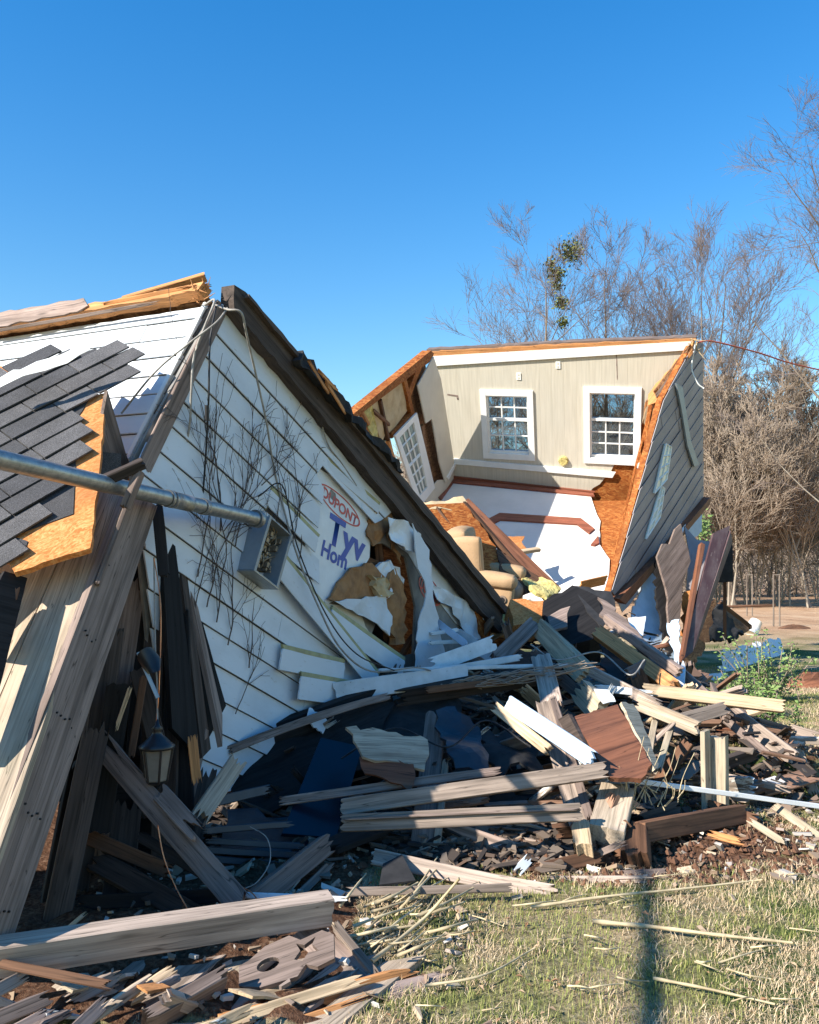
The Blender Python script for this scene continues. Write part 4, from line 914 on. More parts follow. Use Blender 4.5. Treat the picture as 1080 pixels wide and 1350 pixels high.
# wires flying from the top corner
cable([P(918, 452, 13.5), P(940, 450, 13.6), P(1000, 465, 14), P(1040, 478, 14.5), P(1100, 492, 15)], .012, 'redwire', 'hanging_cable', 'red brown cable flying right from the top corner of the upturned room', 'cable')
cable([P(917, 452, 13.4), P(912, 485, 13.4), P(920, 505, 13.4), P(928, 512, 13.4)], .012, 'plastic', 'hanging_cable', 'pale strap dangling over the grey siding top corner', 'strap')
m = MB(); r = random.Random(77)
for i in range(10):
    c = P(r.uniform(908, 922), r.uniform(446, 462), 13.45); d = Vector((r.gauss(.1, 1), r.gauss(-.3, 1), r.gauss(.5, 1))).normalized()*r.uniform(.06, .22); m.tube([c-d*.2, c+d], [.010, .002], 4)
m.build('splinters', M['paper'], far)
# lower skirt and hanging wrecked panels on the right
sheet([(925, 664, 15.0), (926, 700, 15.0), (912, 712, 14.8), (905, 690, 14.7)], 'bluepaint', .03, 'skirting_panel', parent=far, rough=.02)
sheet([(815, 795, 12.8), (905, 690, 13.6), (900, 705, 13.5), (828, 800, 12.8), (822, 806, 12.7)], 'siding', .03, 'eave_strip', parent=far)
sheet([(828, 808, 12.6), (858, 755, 12.9), (872, 740, 13.0), (880, 800, 12.9), (895, 870, 12.6), (870, 865, 12.3), (838, 850, 12.3)], 'bluepaint', .03, 'fallen_wallboard', 'pale blue painted wall panel hanging under the grey siding', 'panel', rough=.02)
sheet([(862, 745, 12.7), (872, 735, 12.7), (890, 800, 12.5), (884, 870, 12.2), (868, 800, 12.4)], 'black', .05, 'dark_gap_board', 'splintered black board hanging between the blue panel and grey plywood', 'board', rough=.04)
sheet([(866, 734, 12.5), (899, 690, 12.8), (910, 740, 12.7), (902, 760, 12.6), (898, 800, 12.4), (893, 825, 12.2), (885, 820, 12.2), (878, 775, 12.4), (868, 755, 12.5)], 'greyd', .04, 'torn_plywood', 'grey brown torn plywood sheet hanging below the siding corner', 'plywood', rough=.05, step=.15)
sheet([(880, 822, 12.3), (895, 815, 12.2), (897, 868, 11.8), (893, 880, 11.7), (884, 850, 12.0)], 'bluepaint', .02, 'painted_board', 'narrow pale board end pointing down beside the maroon beam', 'board', rough=.02)
bm_ = empty('maroon_beam', P(905, 880, 11.6), 'leaning maroon steel channel beam at the right end of the wreck', 'beam')
quadboard([(899, 872, 11.5), (942, 702, 12.7), (964, 692, 12.9), (911, 860, 11.7)], 'maroon', .04, 'beam_web', bm_)
quadboard([(912, 860, 11.65), (964, 700, 12.85), (966, 715, 12.9), (918, 850, 11.8)], 'maroon', .1, 'beam_flange', bm_)
quadboard([(898, 872, 11.45), (925, 715, 12.6), (930, 718, 12.6), (903, 866, 11.5)], 'redply', .08, 'beam_flange', bm_)
sheet([(905, 690, 13.4), (918, 712, 13.4), (945, 716, 13.4), (935, 780, 13.0), (905, 778, 13.0), (908, 730, 13.3)], 'gsid', .03, 'siding_scrap', 'grey siding fragment behind the maroon beam', 'siding piece')
sheet([(945, 722, 13.6), (966, 712, 13.6), (967, 767, 13.6), (947, 768, 13.6)], 'rooff', .04, 'felt_board', 'small black panel standing upright right of the maroon beam', 'board')
plank((956, 765, 13.65), (956, 840, 13.65), 4, 'brown', .04, name='thin_post', label='thin brown post holding up the small black panel', cat='post')
sheet([(915, 800, 12.6), (944, 790, 12.9), (935, 840, 12.6), (913, 882, 12.2), (898, 880, 12.1)], 'osbd', .05, 'strand_board', 'brown strand board sheet leaning behind the maroon beam', 'panel', rough=.04)
sheet([(903, 780, 12.9), (922, 782, 12.9), (918, 840, 12.7), (898, 838, 12.7)], 'osbl', .03, 'bright_panel_scrap', 'bright orange board scrap lit between plywood and maroon beam', 'panel', rough=.03)
sheet([(940, 790, 15.2), (992, 824, 15.6), (985, 832, 15.4), (930, 826, 14.6), (922, 800, 14.8)], 'osbd', .08, 'fallen_roof_slab', 'low brown roof slab lying on the ground behind the maroon beam', 'roof piece', rough=.04)
sheet([(925, 812, 14.2), (950, 795, 14.5), (978, 832, 14.6), (968, 842, 14.3), (918, 840, 13.8)], 'rooff', .06, 'black_tarp', 'crumpled black sheet over debris behind the maroon beam', 'tarp', rough=.06, curl=.1)
plank((950, 795, 14.9), (990, 826, 15.3), 5, 'brown', .05, name='rafter', label='thin rafter along the edge of the fallen roof slab', cat='rafter')

# ================================================================== THINGS IN AND AROUND THE ROOM
# armchair lying beside the dark beam
ch = empty('armchair', P(640, 805, 9.9), 'tan upholstered recliner armchair half buried beside the dark beam', 'armchair')
def rbox(c, sx, sy, sz, Mx, bev=.06, puff=.0):
    """rounded cushion-like box in the frame Mx"""
    n = 9; m = MB(); vs = []; idx = {}
    def key(i, j, k): return (i, j, k)
    fs = []
    for i in range(n):
        for j in range(n):
            for k in range(n):
                if 0 < i < n-1 and 0 < j < n-1 and 0 < k < n-1: continue
                g9 = (-1, -.96, -.86, -.5, 0, .5, .86, .96, 1); q = Vector((g9[i], g9[j], g9[k]))
                s3_ = Vector((sx/2, sy/2, sz/2)); p = Vector((q.x*s3_.x, q.y*s3_.y, q.z*s3_.z))
                inn = Vector([max(-s3_[a]+bev, min(s3_[a]-bev, p[a])) for a in range(3)]); d = p-inn
                if d.length > 1e-6: p = inn + d.normalized()*min(bev, d.length) if d.length > bev else p
                pf = puff*(1-q.x**2)*(1-q.y**2)*(1-q.z**2)
                p = p*(1+0) + Vector((q.x, q.y, q.z))*0 + Vector([ (q[a]**9)*puff*(1-q[(a+1) % 3]**2)*(1-q[(a+2) % 3]**2) for a in range(3)])
                idx[(i, j, k)] = len(vs); vs.append(Mx @ (Vector(c)+p))
    def qd(a, b, c_, d): fs.append((idx[a], idx[b], idx[c_], idx[d]))
    for i in range(n-1):
        for j in range(n-1):
            qd((i, j, 0), (i, j+1, 0), (i+1, j+1, 0), (i+1, j, 0)); qd((i, j, n-1), (i+1, j, n-1), (i+1, j+1, n-1), (i, j+1, n-1))
            qd((i, 0, j), (i+1, 0, j), (i+1, 0, j+1), (i, 0, j+1)); qd((i, n-1, j), (i, n-1, j+1), (i+1, n-1, j+1), (i+1, n-1, j))
            qd((0, i, j), (0, i, j+1), (0, i+1, j+1), (0, i+1, j)); qd((n-1, i, j), (n-1, i+1, j), (n-1, i+1, j+1), (n-1, i, j+1))
    m.add(vs, fs); return m
cx = cdir(.93, -.12, -.25); cz = cdir(.08, .97, -.1); CX = frame(P(632, 768, 10.1), cx, cz)   # x seat forward, z up
CX = Matrix((cx, (cz.cross(cx)).normalized(), cx.cross((cz.cross(cx)).normalized()))).transposed().to_4x4(); CX.translation = P(632, 768, 10.1)
def cpart(nm, c, s_, bev, mat='tan', puff=.02, rot=0):
    o = rbox(c, *s_, CX @ Matrix.Rotation(rot, 4, 'Y'), bev, puff).build(nm, M[mat], ch, smooth=True); return o
cpart('backrest', (-.24, .3, .14), (.26, .60, .92), .05, rot=-.20, puff=.04)
cpart('headrest', (-.26, .3, .46), (.30, .58, .26), .07, rot=-.20, puff=.04)
cpart('wing', (-.12, -.03, .13), (.34, .13, .78), .035, rot=-.16, puff=.02)
cpart('side_panel', (.12, -.04, -.24), (.58, .14, .52), .035, puff=.01)
cpart('arm_pad', (.17, -.04, .06), (.50, .21, .16), .05, puff=.02)
cpart('side_panel', (.12, .66, -.24), (.58, .14, .52), .035)
cpart('arm_pad', (.17, .66, .06), (.50, .21, .16), .05, puff=.02)
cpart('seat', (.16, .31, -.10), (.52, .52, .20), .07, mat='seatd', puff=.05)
cpart('base', (.05, .31, -.52), (.7, .62, .16), .03)
m = MB(); a = CX @ Vector((.30, -.118, -.13)); m.tube([a, a-(CX.to_3x3() @ Vector((0, .012, 0)))], .045, 14); lv = m.build('lever_cup', M['seatd'], ch)
m = MB(); m.tube([a, a-(CX.to_3x3() @ Vector((0, .02, 0)))], .026, 12); m.build('lever_hole', M['iron'], lv)
# tilted strand-board floor piece behind the chair
tp = empty('tilted_floor_panel', P(610, 720, 11.2), 'tilted strand board panel with a torn pale top edge behind the armchair', 'panel')
sheet([(548, 668, 11.0), (612, 664, 11.2), (622, 676, 11.1), (645, 700, 10.9), (655, 725, 10.8), (660, 750, 10.7), (600, 760, 10.4), (560, 700, 10.7)], 'osb', .03, 'strand_board', parent=tp, rough=.02, only={1,2,3,4})
sheet([(550, 663, 11.05), (610, 655, 11.3), (616, 662, 11.25), (606, 672, 11.1), (575, 672, 11.0), (553, 674, 10.95)], 'paper', .05, 'torn_pad_edge', parent=tp, rough=.02, curl=.05)
plank((612, 660, 11.25), (735, 780, 10.6), 15, 'redply', .05, name='edge_beam', parent=tp, roll=-25)
plank((608, 664, 11.2), (700, 768, 10.7), 9, 'brown', .06, name='edge_beam', parent=tp, roll=30)
plank((575, 668, 11.0), (625, 735, 10.75), 3, 'brown', .02, name='batten', parent=tp)
sheet([(656, 722, 10.8), (690, 745, 10.7), (725, 775, 10.6), (690, 782, 10.3), (660, 760, 10.5)], 'brown', .02, 'underlay_panel', parent=tp, rough=.01)
sheet([(688, 762, 10.5), (716, 756, 10.6), (740, 776, 10.5), (720, 792, 10.2), (700, 780, 10.3)], 'insul', .05, 'insulation_batt', 'yellow green insulation batt by the foot of the white ceiling', 'insulation', rough=.02, curl=.1)
sheet([(667, 708, 12.6), (692, 706, 12.7), (688, 715, 12.5), (695, 726, 12.3), (680, 722, 12.3)], 'osbl', .02, 'plywood_offcut', 'orange plywood offcut lying on the white ceiling', 'offcut', rough=.01)
plank((680, 727, 12.2), (712, 722, 12.4), 7, 'pale', .05, name='timber_offcut', label='pale timber offcut lying on the white ceiling', cat='offcut', ref=-bB)
plank((765, 773, 11.8), (800, 765, 12.1), 14, 'osbl', .02, name='pink_board', label='pale orange strip along the front edge of the white ceiling', cat='board', roll=40)

# ------------------------------------------------ hand placed timbers of the pile
def B(a, b, w, mat, label, t=.038, roll=0, cat='board', j=(.06, .06), name='broken_board', group=None, **k): return plank(a, b, w, mat, t, roll, name, label, cat, group, j=j, **k)
B((250, 1008, 5.6), (520, 912, 6.7), 26, 'black', 'long dark beam rising from the black boards to the peeled siding', t=.09, name='dark_beam', cat='beam', bend=.03, roll=20)
B((300, 990, 5.5), (515, 917, 6.55), 10, 'greyd', 'thin grey strip lying along the top of the long dark beam', t=.02, name='grey_strip', cat='strip', bend=.03)
B((520, 922, 6.6), (742, 890, 7.0), 22, 'dark', 'dark beam under the tangle of dead vine twigs', t=.09, name='dark_beam', cat='beam', roll=25, j=(.12, .06))
B((560, 910, 6.55), (700, 894, 6.85), 9, 'brown', 'brown weathered strip on the beam with vine twigs', t=.03, name='brown_strip', cat='strip')
B((440, 913, 6.45), (618, 888, 6.85), 25, 'white', 'long white trough shaped board below the peeled siding', t=.02, name='white_board', roll=-10, j=(.02, .01))
B((498, 884, 6.8), (754, 877, 7.1), 5, 'white', 'thin white batten lying level across the debris', t=.02, name='white_batten', cat='batten', bend=.002)
B((572, 886, 6.85), (690, 866, 7.3), 9, 'white', 'white board just above the level white batten', t=.02, name='white_board')
B((568, 878, 7.1), (655, 846, 7.6), 20, 'white', 'wide white siding board pointing up to the right beside the beam foot', t=.014, name='siding_board')
B((566, 812, 8.3), (615, 850, 7.8), 9, 'bluepaint', 'narrow blue white strip slanting below the beam foot', t=.014, name='siding_board')
B((566, 836, 7.9), (606, 830, 8.2), 5, 'white', 'upper of two short white strips left of the beam foot', t=.014, name='siding_strip', cat='strip')
B((564, 848, 7.6), (606, 846, 8.0), 5, 'white', 'lower of two short white strips left of the beam foot', t=.014, name='siding_strip', cat='strip')
B((600, 835, 8.3), (655, 868, 7.7), 18, 'white', 'pale siding offcut crossing the wide white siding board', t=.014, name='siding_board')
B((656, 868, 7.6), (708, 818, 8.3), 20, 'greyd', 'dark grey board slanting up to the orange board block', t=.05, roll=-15)
B((704, 822, 8.3), (768, 890, 7.3), 24, 'pale', 'sunlit pale board descending right from the dark grey board', t=.05, roll=10)
B((716, 820, 8.2), (788, 888, 7.25), 8, 'cream', 'narrow mossy strip along the right edge of the descending pale board', t=.07)
B((757, 905, 6.9), (788, 938, 6.6), 30, 'cream', 'short fat pale stump end above the red veneer board', t=.09, name='timber_stump', cat='timber', roll=20, j=(.12, .05))
B((700, 862, 7.4), (770, 920, 6.9), 16, 'dark', 'dark board under the descending pale board', t=.05)
for nm, pts, mat, lab, th in (
    ('cabinet_block', [(673, 790, 9.4), (720, 792, 9.5), (722, 823, 9.2), (677, 825, 9.1)], 'osbl', 'small orange block face standing in front of the armchair base', .25),
    ('black_cabinet', [(716, 798, 9.4), (755, 768, 9.6), (792, 788, 9.4), (795, 838, 8.9), (745, 850, 8.7), (720, 825, 9.0)], 'black', 'black overturned cabinet carcass right of the orange block', .4),
    ('felt_drape', [(755, 768, 9.6), (805, 783, 9.6), (812, 800, 9.3), (795, 830, 8.9), (770, 800, 9.3)], 'rooff', 'black roofing felt piece draped over the cabinet carcass', .02),
    ('yellow_scrap', [(663, 808, 9.5), (676, 812, 9.5), (675, 826, 9.3), (662, 824, 9.4)], 'insul', 'bright yellow insulation scrap left of the orange block', .03),
    ('dark_ply', [(722, 812, 9.0), (752, 800, 9.1), (748, 825, 8.8), (727, 832, 8.8)], 'greyd', 'grey scrap board leaning on the black cabinet', .03),
    ('plywood_shard', [(788, 784, 8.9), (800, 788, 8.8), (885, 880, 7.7), (868, 884, 7.6), (830, 838, 8.1), (790, 815, 8.6), (796, 806, 8.7)], 'greyd', 'long pointed grey plywood shard above the orange sided beam', .03)):
    sheet(pts, mat, th, nm, lab, nm.split('_')[-1], rough=.025, step=.12)
B((784, 828, 8.3), (890, 905, 7.2), 18, 'pine', 'long beam with a fresh orange face slanting down to the right', t=.09, roll=-20, name='split_beam', cat='beam')
B((795, 815, 8.35), (895, 888, 7.3), 13, 'greyd', 'grey upper face board riding on the orange sided beam', t=.05, roll=35)
B((826, 890, 7.4), (856, 874, 7.6), 15, 'greyd', 'small grey block board under the orange sided beam', t=.04, cat='block')
B((897, 866, 7.9), (894, 915, 7.3), 14, 'white', 'upright pale pointed board below the torn plywood', t=.03, j=(.22, .02), name='pointed_board')
B((846, 908, 7.0), (1036, 931, 6.6), 15, 'pale', 'long bright pale beam pointing right across the yard edge', t=.06, roll=-12, name='pale_beam', cat='beam', bend=.004)
B((782, 906, 7.0), (862, 916, 6.9), 9, 'white', 'white strip meeting the left end of the long pale beam', t=.02, name='white_strip', cat='strip')
B((768, 880, 7.4), (870, 932, 6.7), 14, 'grey', 'grey board slanting under the left end of the long pale beam', t=.03, roll=15)
B((836, 926, 6.8), (924, 962, 6.3), 17, 'deck', 'pale deck board right of the red veneer board', t=.03, roll=10)
B((895, 950, 6.5), (962, 932, 6.7), 16, 'grey', 'flat grey board lying under the long pale beam', t=.03)
B((895, 885, 7.9), (960, 945, 6.8), 14, 'greyd', 'weathered board descending behind the long pale beam', t=.04, roll=10)
B((960, 935, 7.1), (1046, 1000, 6.5), 18, 'grey', 'grey deck board end sloping down on the right of the pile', t=.035, roll=12)
B((948, 942, 6.95), (1020, 1002, 6.4), 10, 'greyd', 'dark grey strip under the sloping deck board end', t=.05)
B((864, 948, 6.7), (855, 1000, 6.1), 8, 'cream', 'left of two thin sticks standing right of the red veneer board', t=.03, cat='stick', name='thin_stick')
B((885, 958, 6.5), (868, 1015, 6.0), 8, 'cream', 'right of two thin sticks standing right of the red veneer board', t=.03, cat='stick', name='thin_stick')
B((1050, 985, 6.7), (1075, 1050, 6.4), 12, 'deck', 'short grey board at the right frame edge of the pile', t=.03)
B((1035, 960, 7.2), (1085, 975, 7.0), 14, 'grey', 'broad splintered grey board at the far right edge', t=.03, j=(.1, .1))
B((912, 1014, 6.35), (1044, 1042, 6.0), 8, 'grey', 'thin grey board passing behind the upright post', t=.03)
B((910, 1010, 6.45), (938, 1024, 6.3), 6, 'insul', 'short yellow painted strip left of the upright post', t=.02, cat='strip')
ps = empty('upright_post', P(943, 1070, 5.75), 'short pale square post standing upright in the brown soil', 'post')
quadboard([(931, 1072, 5.72), (929, 965, 5.78), (936, 962, 5.85), (940, 1072, 5.8)], 'cream', .03, 'post_face', ps)
B2 = plank((946, 1072, 5.78), (945, 970, 5.83), 20, 'cream', .085, name='post_body', parent=ps, roll=-14, j=(.0, .02))
B((803, 1025, 5.35), (1100, 1066, 5.9), 6, 'plastic', 'long thin white pipe lying across the soil at right', t=.02, name='white_pipe', cat='pipe', bend=.002, j=(0, 0))
B((1019, 1061, 5.9), (1100, 1118, 5.2), 10, 'cream', 'mossy pale board at the right frame edge below the white pipe', t=.03, name='mossy_board')
B((815, 1035, 5.35), (800, 1092, 4.95), 42, 'deck', 'thick square timber block with a brown cut end', t=.13, name='timber_block', cat='timber', roll=8, j=(.01, .01))
B((834, 1080, 5.1), (836, 1128, 4.8), 32, 'brown', 'brown timber block under the thick square timber block', t=.1, name='timber_block', cat='timber', roll=12)
B((852, 1098, 5.0), (992, 1072, 5.6), 22, 'brown', 'round edged brown log lying left of the upright post', t=.09, name='brown_log', cat='log', roll=10, j=(.03, .08))
B((848, 1086, 5.25), (900, 1066, 5.5), 22, 'dark', 'dark brown block behind the brown log', t=.08, name='dark_block', cat='block')
B((930, 1063, 5.75), (1000, 1085, 5.5), 18, 'brown', 'flat dark board half sunk in the soil by the upright post', t=.05)
B((985, 1080, 5.35), (1036, 1112, 5.1), 8, 'cream', 'short pale stick at the right of the soil patch', t=.03, cat='stick', name='pale_stick')
B((930, 1098, 5.15), (986, 1112, 5.05), 9, 'pine', 'flat orange splinter on the soil below the brown log', t=.02, cat='splinter', j=(.1, .1))
# white-blue board, red veneer box, plywood, boards across the shade
B((668, 926, 5.9), (782, 1002, 5.15), 21, 'bluepaint', 'blue white painted board slanting down to the long grey boards', t=.022, name='painted_board', j=(.01, .05), roll=8)
B((650, 930, 5.95), (724, 990, 5.5), 14, 'pale', 'pale split board left of the blue white painted board', t=.03, j=(.06, .05))
rv = empty('veneer_cabinet', P(810, 1035, 5.2), 'overturned reddish veneer cabinet side beside the blue white board', 'cabinet')
sheet([(756, 943, 5.75), (814, 931, 5.95), (860, 1006, 5.3), (846, 1026, 5.15), (805, 1026, 5.15), (763, 958, 5.65)], 'redply', .03, 'veneer_panel', parent=rv, rough=.008)
sheet([(735, 948, 5.85), (750, 941, 5.75), (790, 1020, 5.2), (770, 1010, 5.4)], 'dark', .03, 'cabinet_side', parent=rv)
sheet([(816, 929, 5.96), (838, 925, 6.1), (840, 938, 6.05), (868, 1008, 5.4), (866, 1012, 5.26)], 'cream', .02, 'cabinet_edge', parent=rv, rough=.01)
B((712, 862, 7.2), (728, 930, 6.3), 26, 'grey', 'double board rising behind the blue white painted board', t=.04)
B((718, 920, 6.3), (766, 1085, 5.1), 28, 'grey', 'long steep grey double board passing behind the level boards', t=.05, roll=6)
B((728, 918, 6.25), (778, 1080, 5.08), 10, 'greyd', 'thin strip beside the long steep double board', t=.06)
B((764, 1080, 5.0), (769, 1115, 4.8), 22, 'pale', 'cut pale timber end below the long steep double board', t=.09, name='timber_end', cat='timber')
B((448, 1064, 5.0), (803, 1014, 5.15), 20, 'grey', 'long grey board across the shade ending at the painted board', t=.04, roll=-8, j=(.05, .06), bend=.008)
B((366, 1057, 5.2), (662, 1016, 5.35), 11, 'greyd', 'narrower grey board just above the long grey board', t=.035, roll=-5, bend=.01)
B((448, 1085, 4.85), (768, 1070, 4.9), 21, 'grey', 'grooved grey board lying level below the long grey board', t=.035, roll=-6, j=(.03, .02), bend=.006)
B((452, 1080, 4.835), (766, 1067, 4.885), 3, 'greyd', 'thin ridge strip along the grooved level board', t=.02, roll=-6, cat='strip')
B((575, 935, 6.2), (555, 1132, 5.0), 28, 'greyd', 'upright shadowed board crossing behind the level boards', t=.04, roll=10)
B((588, 1000, 5.7), (574, 1132, 4.98), 9, 'deck', 'pale edge strip of the upright shadowed board', t=.05, cat='strip')
B((490, 1128, 4.75), (735, 1178, 4.45), 19, 'grey', 'bent pale board at the front edge of the pile on the grass', t=.04, roll=-10, bend=.02, j=(.02, .05))
B((560, 1080, 5.3), (712, 1130, 5.0), 16, 'greyd', 'dark board behind the bent front board', t=.04)
B((700, 1150, 4.75), (800, 1128, 4.85), 16, 'brown', 'curved brown board right of the bent front board', t=.03, bend=.02)
B((705, 1160, 4.7), (862, 1160, 4.6), 9, 'grey', 'weathered grey board lying flat on the grass right of the front board', t=.03, j=(.1, .2), bend=.02)
B((775, 1155, 4.75), (880, 1150, 4.7), 16, 'greyd', 'dark flat board on the soil below the timber blocks', t=.02, roll=-50)
B((681, 1150, 4.5), (700, 1130, 4.6), 12, 'white', 'crumpled white scrap at the right end of the bent board', t=.01, name='white_scrap', cat='scrap')
sheet([(423, 973, 5.7), (478, 984, 5.75), (443, 1105, 5.15), (372, 1098, 5.05)], 'navy', .03, 'navy_panel', 'glossy navy blue panel standing in the shaded centre', 'panel')
pw = empty('torn_plywood_sheet', P(510, 1041, 5.4), 'torn two tone plywood sheet in the centre of the shade', 'plywood')
sheet([(456, 957, 5.45), (500, 962, 5.5), (564, 975, 5.5), (566, 995, 5.4), (560, 1015, 5.3), (545, 1012, 5.3), (510, 1002, 5.3), (478, 999, 5.3), (472, 985, 5.35)], 'ply', .02, 'grey_layer', parent=pw, rough=.02, step=.05)
sheet([(474, 996, 5.32), (510, 1000, 5.32), (545, 1010, 5.32), (548, 1022, 5.25), (541, 1041, 5.15), (515, 1030, 5.2), (495, 1024, 5.25), (476, 1012, 5.28)], 'redply', .015, 'red_layer', parent=pw, rough=.025, step=.05)
sheet([(575, 930, 6.0), (600, 928, 6.1), (632, 965, 5.9), (645, 1010, 5.5), (640, 1020, 5.45), (600, 1020, 5.5), (580, 975, 5.8)], 'tarp', .02, 'black_plastic_sheet', 'curved blue black plastic sheet left of the painted board', 'sheet', rough=.02, curl=.1)
sheet([(633, 966, 6.1), (700, 955, 6.2), (720, 1015, 5.7), (650, 1020, 5.6)], 'rooff', .02, 'shingle_sheet', 'dark shingle sheet under the pale split board', 'shingles', rough=.04, curl=.1)
sheet([(783, 908, 6.7), (802, 905, 6.7), (812, 925, 6.55), (795, 932, 6.5), (790, 922, 6.55)], 'plastic', .004, 'paper_scrap', 'white crumpled paper scrap above the red veneer cabinet', 'paper', rough=.01, curl=.05)
sheet([(828, 815, 8.6), (852, 812, 8.7), (848, 838, 8.4), (832, 842, 8.3)], 'plastic', .004, 'white_card', 'tilted white card standing at the foot of the blue panel', 'card', rough=.004)
# left dark cavity boards
B((118, 962, 4.5), (318, 1195, 4.0), 28, 'greyd', 'split weathered plank slanting from the lantern down to the front beam', t=.04, roll=5, j=(.25, .04), name='split_plank', cat='plank')
B((206, 1040, 4.3), (262, 1100, 4.12), 22, 'greyd', 'broken shorter plank lapped on the split slanting plank', t=.03, j=(.05, .15), name='split_plank', cat='plank')
B((72, 1084, 4.5), (225, 1150, 4.4), 17, 'brown', 'brown bar crossing the black cavity on the left', t=.06, name='brown_bar', cat='bar')
B((80, 1060, 4.6), (122, 1048, 4.7), 8, 'brown', 'short brown board stub under the leaning deck', t=.04, cat='stub')
B((262, 1080, 4.6), (318, 998, 5.0), 22, 'deck', 'short sunlit board beside the black grey panel foot', t=.04, roll=10)
B((270, 1060, 4.7), (358, 1040, 5.0), 12, 'tarp', 'dark pipe like roll behind the short sunlit board', t=.05, name='dark_roll', cat='roll')
B((330, 1195, 4.2), (440, 1108, 4.7), 25, 'greyd', 'thick dark grey beam rising right above the front beam', t=.09, roll=10, name='grey_beam', cat='beam')
B((385, 1190, 4.35), (440, 1135, 4.7), 10, 'greyd', 'narrow dark board parallel to the thick dark grey beam', t=.04)
for i, (x0, y0, x1, y1) in enumerate(((270, 1108, 405, 1116), (262, 1120, 400, 1128), (270, 1132, 380, 1142), (280, 1150, 360, 1160), (265, 1096, 390, 1086))):
    B((x0, y0, 4.75-.02*i), (x1, y1, 4.9), 8, 'tarp', 'slim dark slat fanned out in the shade behind the grey beam', t=.02, group='dark slats in the shaded cavity', name='loose_batten', cat='slat')
B((100, 1190, 4.2), (300, 1180, 4.25), 16, 'black', 'black board lying level deep behind the front beam', t=.05)
B((180, 1100, 4.35), (340, 1195, 4.1), 13, 'black', 'black slanting board under the split slanting plank', t=.05)
B((66, 1243, 3.75), (118, 1200, 3.9), 5, 'pale', 'thin pale stick poking up behind the front beam', t=.02, cat='stick', name='thin_stick')
for pts, lab in (([(208, 1088, 4.05), (216, 1130, 4.0), (232, 1170, 3.95), (256, 1213, 3.85)], 'copper wire curving down in front of the split slanting plank'),
    ([(320, 1170, 4.1), (335, 1180, 4.05), (350, 1205, 3.95)], 'short copper wire rising at the right end of the front beam')):
    cable([P(*p) for p in pts], .003, 'copper', 'copper_wire', lab, 'wire')
cable([P(330, 1090, 4.5), P(352, 1105, 4.4), P(356, 1135, 4.3), P(340, 1162, 4.2), P(322, 1172, 4.15)], .0025, 'wire', 'looped_wire', 'thin grey wire looping over the dark slats', 'wire')
# foreground timbers
fb = B((-30, 1276, 3.15), (440, 1204, 3.75), 36, 'grey', 'big weathered square beam across the front left corner', t=.09, roll=32, name='front_beam', cat='beam', bend=.003, j=(.0, .012))
B((-40, 1262, 3.2), (150, 1300, 3.1), 10, 'brown', 'brown splintered strip under the big front beam', t=.02, cat='strip')
B((290, 1352, 3.15), (560, 1280, 3.55), 20, 'pine', 'freshly split orange plank in the bottom foreground', t=.03, j=(.0, .35), roll=10, name='split_plank', cat='plank')
B((230, 1370, 3.05), (490, 1288, 3.4), 13, 'pale', 'pale strip beside the freshly split orange plank', t=.03, j=(.0, .1), cat='strip')
B((340, 1365, 3.1), (500, 1310, 3.35), 9, 'pine', 'lower orange splinter of the freshly split plank', t=.02, j=(.1, .2), cat='splinter')
B((-30, 1320, 3.0), (40, 1282, 3.2), 14, 'grey', 'front rail piece at the bottom left frame corner', t=.04, name='rail_piece', cat='rail')
B((-20, 1350, 2.95), (72, 1312, 3.1), 16, 'greyd', 'second rail piece from the bottom left frame corner', t=.05, name='rail_piece', cat='rail')
B((88, 1370, 2.9), (148, 1312, 3.1), 16, 'greyd', 'dark edged slat left of the bottom centre panel', t=.05, name='rail_piece', cat='rail')
B((190, 1340, 3.05), (302, 1276, 3.3), 16, 'greyd', 'grey channel shaped board below the big front beam', t=.10, roll=-30, name='channel_board')
dk2 = empty('deck_floor_piece', P(250, 1320, 3.2), 'flat deck floor piece lying under the big front beam', 'deck piece')
for i in range(7):
    x0 = -40+i*66; quadboard([(x0, 1385, 3.0), (x0+150, 1268, 3.62), (x0+206, 1258, 3.68), (x0+58, 1380, 3.02)], 'grey' if i % 3 else 'deck', .03, 'deck_board', dk2)
r = random.Random(88)
for i in range(16):
    x, y = r.uniform(-10, 330), r.uniform(1292, 1352); a = r.choice((-.5, -.45, -.6, .35, -.3)); l = r.uniform(40, 110); D_ = 3.35-(y-1290)*.006
    plank((x-l/2*math.cos(a), y-l/2*math.sin(a), D_-.06), (x+l/2*math.cos(a), y+l/2*math.sin(a), D_+.10), r.choice((8, 12, 16)), r.choice(('grey', 'greyd', 'deck', 'pale', 'paintw')), r.choice((.02, .035)), r.uniform(-50, 40), 'wood_scrap',
          'short broken rail slat strewn in the bottom left corner', 'slat', 'rail slats strewn in the bottom left corner', j=(.06, .08))
